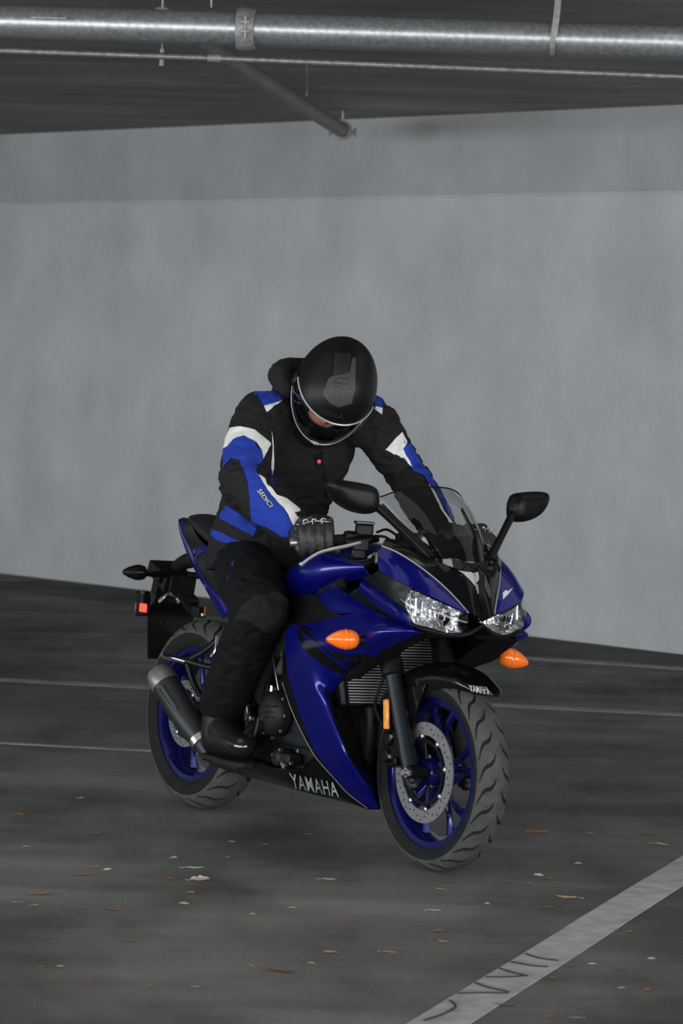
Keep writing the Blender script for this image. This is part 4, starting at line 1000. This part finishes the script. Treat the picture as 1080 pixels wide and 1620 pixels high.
# the body itself, one skin from head to feet, inside the clothes
body = [esweep([(spine[0], .12, .10), (spine[1], .125, .09), (spine[2], .14, .095), (spine[3], .155, .09), (spine[4], .12, .06), (spine[5], .05, .05)]),
        limb([spine[5] - V3(.03, 0, .03), HC + V3(-.03, .0, -.06), HC], [.055, .055, .06]),
        hball(0, 0, .015, .098, .076, .108), hball(.045, 0, -.045, .062, .058, .065), hball(.098, 0, -.012, .02, .013, .025), hball(.085, 0, .02, .02, .012, .03),
        hball(.084, 0, -.055, .018, .024, .012), hball(.075, 0, -.088, .02, .024, .02), hball(.078, -.03, .034, .018, .026, .009), hball(.078, .03, .034, .018, .026, .009),
        hball(.072, .042, -.012, .02, .02, .02), hball(.072, -.042, -.012, .02, .02, .02), hball(-.01, .078, 0, .02, .008, .03), hball(-.01, -.078, 0, .02, .008, .03)]
for s, e, w_ in ((SR, ER, WR), (SL, EL, WL)): body.append(limb([s, (s + e) / 2, e, (e + w_) / 2, w_, w_ + (w_ - e).normalized() * .03], [.055, .048, .04, .04, .028, .026]))
for h, k, a in ((HR, KR, AR), (HL_, KL, AL)): body.append(limb([h, (h + k) / 2, k, (k + a) / 2, a, a + V3(.02, 0, -.05), a + V3(.09, 0, -.09)], [.085, .075, .055, .05, .033, .03, .018]))
person = fuse('person', body, RM['skin'], None, .007, 3)
person.location = BO; person.rotation_euler = BR.to_euler()
tag(person, 'rider in black helmet and blue, white and black jacket looking down, gripping the handlebar', 'person')
for s_ in (-1, 1):
    geo('eye', hball(.083, .03 * s_, .012, .012, .013, .010, 12), RM['eye'], person)
    geo('eyebrow', tube([hd(.094, .013 * s_, .036), hd(.094, .03 * s_, .041), hd(.082, .048 * s_, .034)], .0045, 8, res=8), RM['hair'], person)
geo('balaclava', loft([[hd(.072 + .035 * math.cos(a), .09 * math.sin(a), u - .012 * math.cos(a)) for a in [math.radians(k) for k in range(-100, 101, 10)]] for u in (-.04, -.06, -.09, -.12)], 40, 12), RM['mask'], person, solid=.004)

# jacket
def folds_at(ctrs, amp):
    """soft cloth folds, stronger near the joints"""
    def f(p):
        w_ = .35 + sum(math.exp(-((p - c).length / r) ** 2) for c, r in ctrs)
        q = Vector((p.x * 17, p.y * 17, p.z * 30))
        a = noise.noise(q) + .5 * noise.noise(q * 2.1)
        return amp * min(w_, 1.4) * (abs(a) * -1.6 + .45)
    return f
jk = [esweep([(V3(.305, 0, .815), .188, .172), (V3(.30, 0, .86), .19, .168), (V3(.30, 0, .91), .182, .152), (V3(.325, 0, 1.0), .172, .138), (V3(.385, 0, 1.13), .185, .142), (V3(.455, 0, 1.235), .196, .130), (V3(.53, 0, 1.32), .155, .092), (V3(.575, 0, 1.365), .09, .078), (V3(.60, 0, 1.395), .078, .07)], 32, 30),
      limb([SR + V3(-.02, .05, .0), SR, (SR + ER) / 2 + V3(0, -.006, 0), ER], [.085, .087, .083, .074]), limb([ER, ER * .6 + WR * .4, ER * .2 + WR * .8, WR], [.074, .076, .066, .055]),
      limb([SL + V3(-.02, -.05, .0), SL, (SL + EL) / 2, EL], [.085, .080, .070, .062]), limb([EL, EL * .6 + WL * .4, EL * .2 + WL * .8, WL], [.066, .068, .06, .05]),
      ball(SR + V3(-.005, .03, .012), (.085, .085, .075)), ball(SL + V3(-.005, -.03, .012), (.085, .085, .075)),
      ball(ER + V3(-.012, -.014, -.008), .058)]
jacket = fuse('jacket', jk, RM['jacket'], person, .0075, 7, folds_at([(ER, .13), (EL, .13), (SR, .1), (SL, .1), (V3(.42, 0, .95), .16)], .0115), label='black riding jacket with blue and white panels')
hood = fuse('hood', [limb([V3(.56, -.125, 1.40), V3(.50, -.105, 1.445), V3(.46, 0, 1.455), V3(.50, .105, 1.445), V3(.56, .125, 1.40)], [.032, .045, .05, .045, .032]), ball((.47, 0, 1.39), (.05, .12, .07))], RM['jacket'], jacket, .007, 4, folds_at([(V3(.5, 0, 1.42), .2)], .005))
geo('collar', loft([[V3(.60 + .085 * math.cos(a) + h * .35, .088 * math.sin(a), 1.385 - .045 * math.cos(a) + h) for a in [2 * math.pi * k / 24 for k in range(25)]] for h in (-.03, .0, .03, .045)], 60, 8), RM['jacket'], jacket, solid=.006)
# trousers
tr = [esweep([(V3(.33, 0, .79), .15, .13), (V3(.325, 0, .85), .158, .135), (V3(.32, 0, .90), .14, .12)], 28, 12)]
for h, k, a in ((HR, KR, AR), (HL_, KL, AL)):
    tr.append(limb([h, h * .6 + k * .4, h * .25 + k * .75, k], [.098, .102, .092, .086]))
    tr.append(limb([k, k * .65 + a * .35, k * .25 + a * .75, a + V3(0, 0, .012)], [.084, .082, .078, .072]))
trousers = fuse('trousers', tr, RM['trousers'], person, .008, 6, folds_at([(KR, .14), (KR * .4 + AR * .6, .12), (HR, .14)], .012))
# boots
for a, k, s_ in ((AR, KR, -1), (AL, KL, 1)):
    hz, tz = V3(Y(340, 1172, -.225).x, s_ * .222, Y(340, 1172, -.225).z), V3(Y(384, 1183, -.235).x, s_ * .235, Y(384, 1183, -.235).z)
    mdl = (hz + tz) / 2
    bt_ = fuse('boot', [limb([a + V3(.0, 0, .05), a, hz * .8 + a * .2], [.062, .058, .052]), limb([hz, mdl + V3(0, 0, .006), tz], [.046, .047, .036]), limb([a * .5 + hz * .5, mdl + V3(.02, 0, .012), tz], [.05, .044, .036])], RM['boot'], person, .005, 5)
    d = (tz - hz).normalized(); up_ = V3(0, 0, 1); nrm_ = d.cross(V3(0, 1, 0)); nrm_ = -nrm_ if nrm_.z < 0 else nrm_
    out = []
    for t, w_ in ((-.24, .024), (-.18, .036), (0, .04), (.35, .037), (.7, .046), (1.0, .044), (1.16, .034), (1.24, .018)): out.append((hz + (tz - hz) * t - nrm_ * .043, w_))
    pol = [p + V3(0, -w_, 0) for p, w_ in out] + [p + V3(0, w_, 0) for p, w_ in reversed(out)]
    geo('sole', plate(pol, -nrm_ * .016), RM['sole'], bt_, bevel=.003)
    geo('toe_cap', limb([tz + d * .002 + nrm_ * .004, tz - d * .05 + nrm_ * .010], [.0375, .040], 6), RM['guard'], bt_)
# gloves: palm, four fingers over the grip, thumb beneath
def glove(s_, wr):
    g0, g1 = V3(1.115, s_ * .19, .962), V3(1.045, s_ * .335, .942)
    e = (g1 - g0).normalized(); fw_ = V3(.93, 0, .0) ; fw_ = (fw_ - e * fw_.dot(e)).normalized(); up_ = V3(0, 0, 1); up_ = (up_ - e * up_.dot(e) - fw_ * up_.dot(fw_)).normalized()
    A = lambda t, f, u: g0 + e * t + fw_ * f * 1.12 + up_ * u * 1.12
    parts = [limb([wr - (A(.12, -.03, .02) - wr).normalized() * .05, wr, A(.125, -.05, .022)], [.045, .044, .040]),
             limb([A(.092, -.032, .022), A(.156, -.034, .018)], [.037, .037]), limb([A(.084, -.010, .038), A(.160, -.010, .034)], [.025, .025])]
    for i, (t, L_) in enumerate(((.080, .9), (.107, 1.02), (.134, 1.0), (.160, .82))):
        parts.append(limb([A(t, -.02, .034), A(t, .016, .040 * (.6 + .4 * L_)), A(t, .036 * L_, .014), A(t, .032 * L_, -.018), A(t, .010, -.030)], [.016, .015, .0132, .0124, .0112]))
    parts.append(limb([A(.08, -.045, .0), A(.062, -.03, -.02), A(.055, -.002, -.03), A(.057, .018, -.026)], [.021, .018, .015, .0135]))
    parts.append(limb([A(.168, -.035, .02), A(.172, -.012, .004), A(.168, .006, -.018)], [.024, .02, .014]))
    g = fuse('glove', parts, RM['glove'], person, .0032, 3, label='black leather glove with a hard knuckle guard')
    kg = fuse('knuckle_guard', [limb([A(.078, .0, .050), A(.12, .004, .055), A(.163, .0, .047)], [.0175, .0195, .0165]), limb([A(.082, -.022, .052), A(.16, -.022, .048)], [.016, .016])], RM['guard'], g, .003, 3)
    for t in (.095, .122, .148):
        geo('guard_slot', tube([A(t - .007, .0185, .058), A(t, .0215, .062), A(t + .007, .0195, .058), A(t + .005, .0235, .048)], .0018, 6, res=12), MT['steel'], kg)
    geo('cuff', lathe([(.040, -.03), (.046, -.03), (.046, .006), (.040, .006)], wr, A(.1, -.05, .022) - wr, 24), RM['glove'], g)
    return g
glove(-1, WR); glove(1, WL)

# helmet
def hshell(az, el, k=1.0):
    f, s, u = math.cos(el) * math.cos(az), math.cos(el) * math.sin(az), math.sin(el)
    a = .152 if f > 0 else .178; b = .127; c = .153 if u > 0 else .15
    r = 1 / math.sqrt((f / a) ** 2 + (s / b) ** 2 + (u / c) ** 2) * k
    f, s, u = f * r, s * r, u * r
    if f > 0:
        t = max(0, min(1, -u / .09)); f *= 1 + .16 * t * t * (3 - 2 * t); s *= 1 - .05 * t
    if u < -.11: u = -.11 + (u + .11) * .35
    return hd(f, s, u + .0)
TOPE, BOTE = .36, -.40                                        # visor opening, elevations ahead
def opening(az):
    w_ = max(0.0, math.cos(min(abs(az) / 1.50, 1) * math.pi / 2)) ** .42
    return -.02 + (TOPE + .02) * w_, -.02 + (BOTE + .02) * w_
vs, fs = [], []
na, ne = 96, 20
upper_rows, lower_rows = [], []
for k in range(na):
    az = -math.pi + 2 * math.pi * k / na; t_, b_ = opening(az)
    upper_rows.append([hshell(az, t_ + (math.pi / 2 - t_) * j / ne) for j in range(ne + 1)])
    lower_rows.append([hshell(az, b_ + (-1.25 - b_) * j / ne) for j in range(ne + 1)])
def rows_mesh(rows):
    n = len(rows); m_ = len(rows[0]); v = [p for r in rows for p in r]
    return v, [(i * m_ + j, ((i + 1) % n) * m_ + j, ((i + 1) % n) * m_ + j + 1, i * m_ + j + 1) for i in range(n) for j in range(m_ - 1)]
helmet = geo('helmet', join(rows_mesh(upper_rows), rows_mesh(lower_rows)), RM['helmet'], person, solid=.005, label='matt black full-face helmet with a clear visor', sharp=60)
inner = [[hshell(-math.pi + 2 * math.pi * k / na, -1.2 + (math.pi / 2 + 1.2) * j / 24, .93) for j in range(25)] for k in range(na) if abs(-math.pi + 2 * math.pi * k / na) > 1.15]
v = [p for r in inner for p in r]; m_ = 25
vn = [(i * m_ + j, (i + 1) * m_ + j, (i + 1) * m_ + j + 1, i * m_ + j + 1) for i in range(len(inner) - 1) for j in range(m_ - 1) if not (len(inner) // 2 - 0 == i + 1 and False)]
half = [i for i in range(len(inner) - 1)]
cut = next(i for i, k in enumerate([k for k in range(na) if abs(-math.pi + 2 * math.pi * k / na) > 1.15]) if -math.pi + 2 * math.pi * k / na > 0)
vn = [f for f in vn if not (f[0] // m_ == cut - 1)]
geo('helmet_lining', (v, vn), RM['mask'], helmet)
# visor standing off the shell, with its bright edges
AZV = 1.42
def vis(az, t):
    w_ = max(0.0, math.cos(min(abs(az) / 1.62, 1) * math.pi / 2)) ** .45
    lo, hi = -.05 + (-.47 + .05) * w_, .05 + (.40 - .05) * w_
    return hshell(az, lo + (hi - lo) * t, 1.035 + .03 * math.sin(math.pi * t) * math.cos(az / 1.6) - .0 * t)
NVA = 50
vl = [[vis(-AZV + 2 * AZV * i / NVA, t / 10) for i in range(NVA + 1)] for t in range(11)]
vz = geo('visor', ([p for r in vl for p in r], [(j * (NVA + 1) + i, j * (NVA + 1) + i + 1, (j + 1) * (NVA + 1) + i + 1, (j + 1) * (NVA + 1) + i) for j in range(10) for i in range(NVA)]), RM['lens'], helmet)
geo('visor_edge', tube(vl[0], .0024, 8), RM['rimc'], vz); geo('visor_edge', tube(vl[-1], .0026, 8), RM['rimc'], vz)
geo('visor_tab', limb([vis(-.09, .03), vis(0, .0), vis(.09, .03)], [.004, .006, .004], 8), RM['rimc'], vz)
for s_ in (-1, 1): geo('visor_pivot', lathe([(0, .008), (.02, .007), (.026, 0)], hshell(s_ * 1.5, 0, 1.03), HS * s_, 24), RM['helmet'], helmet)
geo('neck_roll', tube([hd(.02 + .12 * math.cos(a), .1 * math.sin(a), -.115) for a in [2 * math.pi * k / 24 for k in range(25)]], .014, 10, cap=False), RM['mask'], helmet)
bpy.context.view_layer.update()
HB = bvh_of(helmet)
def hp_(name, poly, m, off, solid=.004): return panel(name, poly, HB, m, helmet, off=off, step=4, solid=solid)
def grow(poly, g):
    cx, cy = sum(p[0] for p in poly) / len(poly), sum(p[1] for p in poly) / len(poly)
    return [(x + g * (x - cx) / math.hypot(x - cx, y - cy), y + g * (y - cy) / math.hypot(x - cx, y - cy)) for x, y in poly]
VB = [(521, 599), (512, 623), (522, 637), (535, 643), (555, 637), (560, 613), (561, 568), (556, 568), (552, 590), (540, 594), (528, 596)]
VS = [(524, 607), (519, 618), (526, 628), (537, 633), (552, 628), (555, 614), (540, 617)]
hp_('vent_recess', grow(VB, 1.6), RM['hdark'], .002, 0)
hp_('vent_base', VB, RM['hgrey'], .005, .006)
hp_('vent_channel', [(530, 560), (554, 560), (555, 575), (551, 592), (540, 595), (527, 597)], RM['hdark'], .004, 0)
hp_('vent_recess', grow(VS, 1.0), RM['hdark'], .0085, 0)
hp_('vent_slider', VS, RM['hgrey'], .011, .004)
hp_('vent_mouth', [(527, 605), (534, 598), (549, 599), (554, 612), (540, 610)], RM['hdark'], .009, 0)
hp_('vent_lip', [(530, 604), (535, 600), (547, 602), (551, 609), (540, 607)], RM['hgrey'], .012, .002)
for a in ((529, 612, 530, 629), (537, 617, 538, 632), (545, 617, 546, 630)):
    hp_('vent_groove', [(a[0] - .5, a[1]), (a[0] + .5, a[1]), (a[2] + .5, a[3]), (a[2] - .5, a[3])], RM['hdark'], .0136, 0)
lettering('lettering', 'SENA', [(507, 653), (543, 664), (544, 656.5), (508, 646)], HB, RM['brown'], helmet, off=.004, bold=.01)

# jacket panels, each cut from its own cloth and laid on the sleeve or body
JB = bvh_of(jacket)
def jp(name, poly, m, rnd=0, off=.003): return panel(name, poly, JB, m, jacket, off=off, step=3.5, round_=rnd, solid=.0012)
jp('shoulder_panel', [(400, 616), (412, 610), (425, 606), (446, 633), (417, 643), (408, 627)], RM['blue'])
jp('shoulder_edge', [(446, 634), (421, 652), (417, 643)], RM['white'])
jp('sleeve_panel', [(365, 678), (381, 676), (402, 681), (427, 702), (415, 726), (413, 712), (405, 700), (386, 690), (371, 694), (361, 706), (355, 710), (358, 694)], RM['white'], off=.0042)
jp('sleeve_panel', [(371, 693), (385, 689), (401, 696), (406, 709), (414, 713), (415, 727), (404, 744), (411, 756), (420, 769), (435, 785), (450, 807), (463, 831), (457, 840), (457, 849), (448, 849), (424, 834), (399, 825), (397, 810), (396, 788), (391, 760), (384, 740), (378, 727), (365, 725), (354, 740), (353, 723), (356, 709), (361, 704)], RM['blue'])
jp('sleeve_stripe', [(409, 751), (419, 758), (422, 768), (430, 773), (437, 783), (453, 790), (473, 806), (474, 810), (465, 812), (471, 820), (482, 818), (474, 826), (464, 832), (455, 813), (448, 803), (438, 794), (429, 783), (419, 769), (413, 759)], RM['white'], off=.0042)
jp('waist_panel', [(359, 799), (394, 823), (408, 832), (400, 848), (348, 820), (350, 811)], RM['blue'])
jp('hem_panel', [(337, 837), (355, 845), (387, 860), (382, 865), (344, 855), (334, 846)], RM['blue'])
jp('side_piping', [(429, 683), (431, 700), (432, 730), (431, 752), (428, 742), (430, 710)], RM['white'])
jp('side_panel', [(425, 748), (432, 753), (433, 772), (427, 762)], RM['navy'])
jp('shoulder_panel', [(592, 620), (602, 627), (605, 646), (589, 640)], RM['blue'])
jp('shoulder_edge', [(588, 641), (604, 646), (603, 656), (588, 645)], RM['white'])
jp('sleeve_panel', [(609, 711), (634, 684), (643, 700), (637, 711), (653, 741), (640, 727), (624, 719)], RM['white'], off=.0042)
jp('sleeve_panel', [(637, 707), (648, 702), (663, 729), (678, 747), (690, 771), (679, 768), (670, 753), (653, 745), (642, 727)], RM['blue'])
jp('sleeve_stripe', [(678, 767), (690, 784), (702, 809), (714, 826), (722, 842), (714, 839), (707, 821), (697, 806), (690, 791)], RM['white'])
jp('sleeve_panel', [(690, 772), (700, 785), (712, 806), (716, 824), (703, 807), (692, 784)], RM['blue'])
lettering('lettering', 'SEDICI', [(406, 778), (428, 806), (435, 801), (413, 773)], JB, RM['jacket'], jacket, off=.0052, bold=.06, shear=.15)
lettering('lettering', 'SEDICI', [(407, 777.5), (428, 804.5), (433.5, 800.5), (412.5, 773.5)], JB, RM['white'], jacket, off=.006, bold=.0, shear=.15)
zp = geo('zipper', tube(drop([(507, 712), (510, 735), (514, 760), (517, 785), (519, 805)], JB, .001), .003, 6, res=16), RM['mask'], jacket)
jp('chest_tab', [(497, 718), (509, 718), (509, 738), (504, 743), (499, 740)], RM['mask'], off=.004)
geo('tab_button', lathe([(0, .005), (.006, .005), (.0075, 0)], drop([(503.5, 729.5)], JB, .004)[0], V3(.8, -.55, .1), 16), RM['red'], jacket)
TB = bvh_of(trousers)
panel('knee_patch', [(368, 986), (380, 960), (405, 942), (440, 936), (455, 950), (452, 980), (440, 1003), (418, 1000), (398, 984), (384, 980)], TB, RM['knee'], trousers, off=.002, step=4, solid=.001)
panel('trouser_mark', [(366, 893), (371, 886), (370, 893), (367, 898)], TB, RM['blue'], trousers, off=.002, step=3)
panel('trouser_mark', [(360, 915), (363, 907), (362, 915), (359, 920)], TB, RM['blue'], trousers, off=.002, step=3)

# ------------------------------------------------------------------ dry leaves and litter on the asphalt
LM = dict(o=mat('rust_leaf', (.36, .13, .035), .7, noise_=(60, .3)), b=mat('brown_leaf', (.20, .105, .05), .75, noise_=(60, .3)), t=mat('tan_leaf', (.40, .29, .17), .7, noise_=(60, .25)), p=mat('pale_leaf', (.42, .38, .31), .7, noise_=(60, .2)))
def leaf_mesh(kind, seed):
    R_ = random.Random(seed); n = 9; vs, fs = [], []
    curl, bend = R_.uniform(.25, .6), R_.uniform(-.25, .25)
    for i in range(n):
        t = i / (n - 1); w_ = {'long': .13, 'wide': .30, 'maple': .34}[kind] * math.sin(math.pi * min(1, t * .96 + .03)) ** .8
        if kind == 'maple': w_ *= .6 + .55 * abs(math.sin(t * 9))
        x = t - .5; y0 = bend * math.sin(math.pi * t); z0 = .10 * abs(x) * 1.2 + R_.uniform(0, .02)
        for s_ in (-1, -.5, 0, .5, 1): vs.append(V3(x, y0 + s_ * w_, z0 + curl * w_ * s_ * s_ + R_.uniform(0, .015)))
    for i in range(n - 1):
        for k in range(4): fs.append((i * 5 + k, i * 5 + k + 1, (i + 1) * 5 + k + 1, (i + 1) * 5 + k))
    a = V3(-.5, 0, .06); st = tube([a + V3(-.22, .04, .02), a + V3(-.1, .0, .0), a], .012, 5)
    vs2, fs2 = join((vs, fs), st)
    zmin = min(v.z for v in vs2); return [v - V3(0, 0, zmin) for v in vs2], fs2
LEAF = {}
for m_ in LM:
    for kind in ('long', 'wide', 'maple'):
        v, f = leaf_mesh(kind, len(LEAF) + 11)
        me = bpy.data.meshes.new('dry_leaf'); me.from_pydata([tuple(p) for p in v], [], f); me.materials.append(LM[m_])
        me.polygons.foreach_set('use_smooth', [True] * len(me.polygons)); LEAF[m_, kind] = me
SPOTS = [  # px, py, length in pixels, colour, shape, label
 (855, 1318, 36, 'o', 'long', 'long orange-brown leaf right of the front wheel, below the faded line'), (520, 1508, 26, 't', 'wide', 'largest tan leaf, lying alone below the middle of the motorcycle'),
 (308, 1562, 16, 'p', 'wide', 'pale upturned leaf near the bottom edge, left of centre'), (316, 1393, 32, 'p', 'maple', 'pale ragged leaf below the rear wheel, beside a rust one'),
 (307, 1375, 34, 'p', 'long', 'slender pale leaf just above the ragged pale one'), (267, 1391, 14, 'o', 'wide', 'rust leaf on a dark stain beside the ragged pale leaf'),
 (301, 1414, 18, 'o', 'wide', 'plump orange leaf below the ragged pale one'), (362, 1293, 18, 'o', 'wide', 'orange leaf close behind the rear tire'),
 (32, 1290, 18, 'o', 'wide', 'orange leaf at the far left edge, level with the rear tire'), (616, 1508, 28, 't', 'long', 'slim tan leaf between the largest tan leaf and the painted line'),
 (700, 1491, 20, 't', 'wide', 'tan leaf left of the wide painted line, lower of a pair'), (692, 1474, 20, 'b', 'wide', 'brown leaf left of the wide painted line, upper of a pair'),
 (936, 1526, 14, 'p', 'wide', 'pale leaf right of the wide painted line'), (982, 1535, 26, 'b', 'long', 'long brown leaf right of the wide painted line'),
 (1022, 1321, 30, 'b', 'long', 'long brown leaf at the right edge above the painted line'), (1045, 1338, 28, 't', 'long', 'long tan leaf at the right edge above the painted line'),
 (897, 1421, 40, 't', 'long', 'very long thin tan leaf left of the painted line'), (435, 1538, 66, 'b', 'long', 'longest thin brown twig-like leaf near the bottom edge')]
FEW = [(127, 1264, 12, 't'), (40, 1340, 12, 'p'), (274, 1359, 14, 't'), (150, 1373, 20, 'o'), (127, 1385, 30, 'b'), (292, 1431, 16, 'p'), (170, 1377, 14, 'p'), (62, 1415, 44, 'b'), (25, 1428, 20, 't'), (55, 1433, 14, 'p'), (205, 1491, 28, 'b'),
 (72, 1484, 18, 'b'), (492, 1525, 12, 't'), (82, 1548, 18, 'o'), (235, 1561, 11, 'o'), (367, 1333, 12, 't'), (419, 1337, 12, 'b'), (462, 1438, 14, 't'), (400, 1448, 14, 't'), (520, 1393, 28, 'p'), (95, 1530, 14, 't'), (360, 1358, 10, 'o'), (490, 1321, 14, 'o'), (462, 1292, 22, 'b'), (180, 1440, 30, 'b'),
 (870, 1349, 18, 'o'), (932, 1320, 14, 'o'), (695, 1407, 18, 't'), (870, 1392, 16, 'b'), (835, 1399, 12, 'b'), (852, 1386, 16, 'p'), (940, 1401, 20, 'b'), (770, 1431, 10, 'p'), (687, 1442, 26, 'p'), (632, 1447, 12, 'o'), (552, 1456, 18, 'o'), (867, 1437, 24, 'b'), (732, 1431, 22, 'b'),
 (1030, 1518, 13, 'p'), (902, 1529, 24, 'b'), (875, 1549, 14, 'b'), (1024, 1567, 14, 'o'), (982, 1564, 14, 'p'), (797, 1591, 40, 'b'), (870, 1610, 16, 'b'), (917, 1595, 14, 'b'), (910, 1611, 22, 't'), (550, 1393, 14, 'b'), (800, 1396, 18, 'b'), (705, 1396, 30, 'b'), (915, 1368, 14, 't'), (780, 1491, 10, 'b'), (640, 1328, 12, 'b'), (64, 1530, 12, 'o'), (995, 1475, 12, 'b'), (150, 1321, 24, 'b'), (140, 1555, 10, 'o')]
RL2 = random.Random(5)
def place(px, py, L_, m_, kind, label, group=None):
    p = floor_pt(px, py); D = (p - CAMP).dot(fw)
    o = bpy.data.objects.new('dry_leaf', LEAF[m_, kind]); COL.objects.link(o)
    s = L_ * D / FPX; o.scale = (s, s, s)
    o.location = (p.x, p.y, .001); o.rotation_euler = (RL2.uniform(-.1, .1), RL2.uniform(-.1, .1), RL2.uniform(-.45, .45) + (math.pi if RL2.random() < .5 else 0))
    tag(o, label, 'leaf', group)
for a in SPOTS: place(*a)
LAND = ['the long orange-brown leaf', 'the largest tan leaf', 'the pale upturned leaf', 'the ragged pale leaf', None, None, 'the plump orange leaf', 'the orange leaf by the rear tire', 'the orange leaf at the left edge',
        'the slim tan leaf', 'the leaf pair beside the painted line', None, 'the pale leaf beyond the painted line', 'the long brown leaf', None, 'the long tan leaf at the right edge', 'the very long thin tan leaf', 'the longest twig-like leaf']
HUE = dict(o='rust', b='brown', t='tan', p='pale')
picked = {}
for f_ in FEW:
    best = min((i for i in range(len(LAND)) if LAND[i]), key=lambda i: math.hypot(SPOTS[i][0] - f_[0], (SPOTS[i][1] - f_[1]) * 2.2))
    dx, dy = f_[0] - SPOTS[best][0], (f_[1] - SPOTS[best][1]) * 2.2
    side = ('right of' if dx > 0 else 'left of') if abs(dx) > abs(dy) else ('in front of' if dy > 0 else 'behind')
    picked.setdefault((HUE[f_[3]], side, LAND[best]), []).append((math.hypot(dx, dy), f_))
ORD = ('nearest', 'second nearest', 'third nearest', 'fourth nearest', 'fifth nearest')
for (hue, side, land), fl in picked.items():
    for k, (_, f_) in enumerate(sorted(fl)):
        lab = f'small {hue} leaf scrap {side} {land}' if len(fl) == 1 else f'small {hue} leaf scrap, {ORD[k]} {side} {land}'
        place(*f_[:3], f_[3], 'long' if f_[2] > 17 else RL2.choice(('wide', 'maple')), lab, 'small leaf scraps on the asphalt')
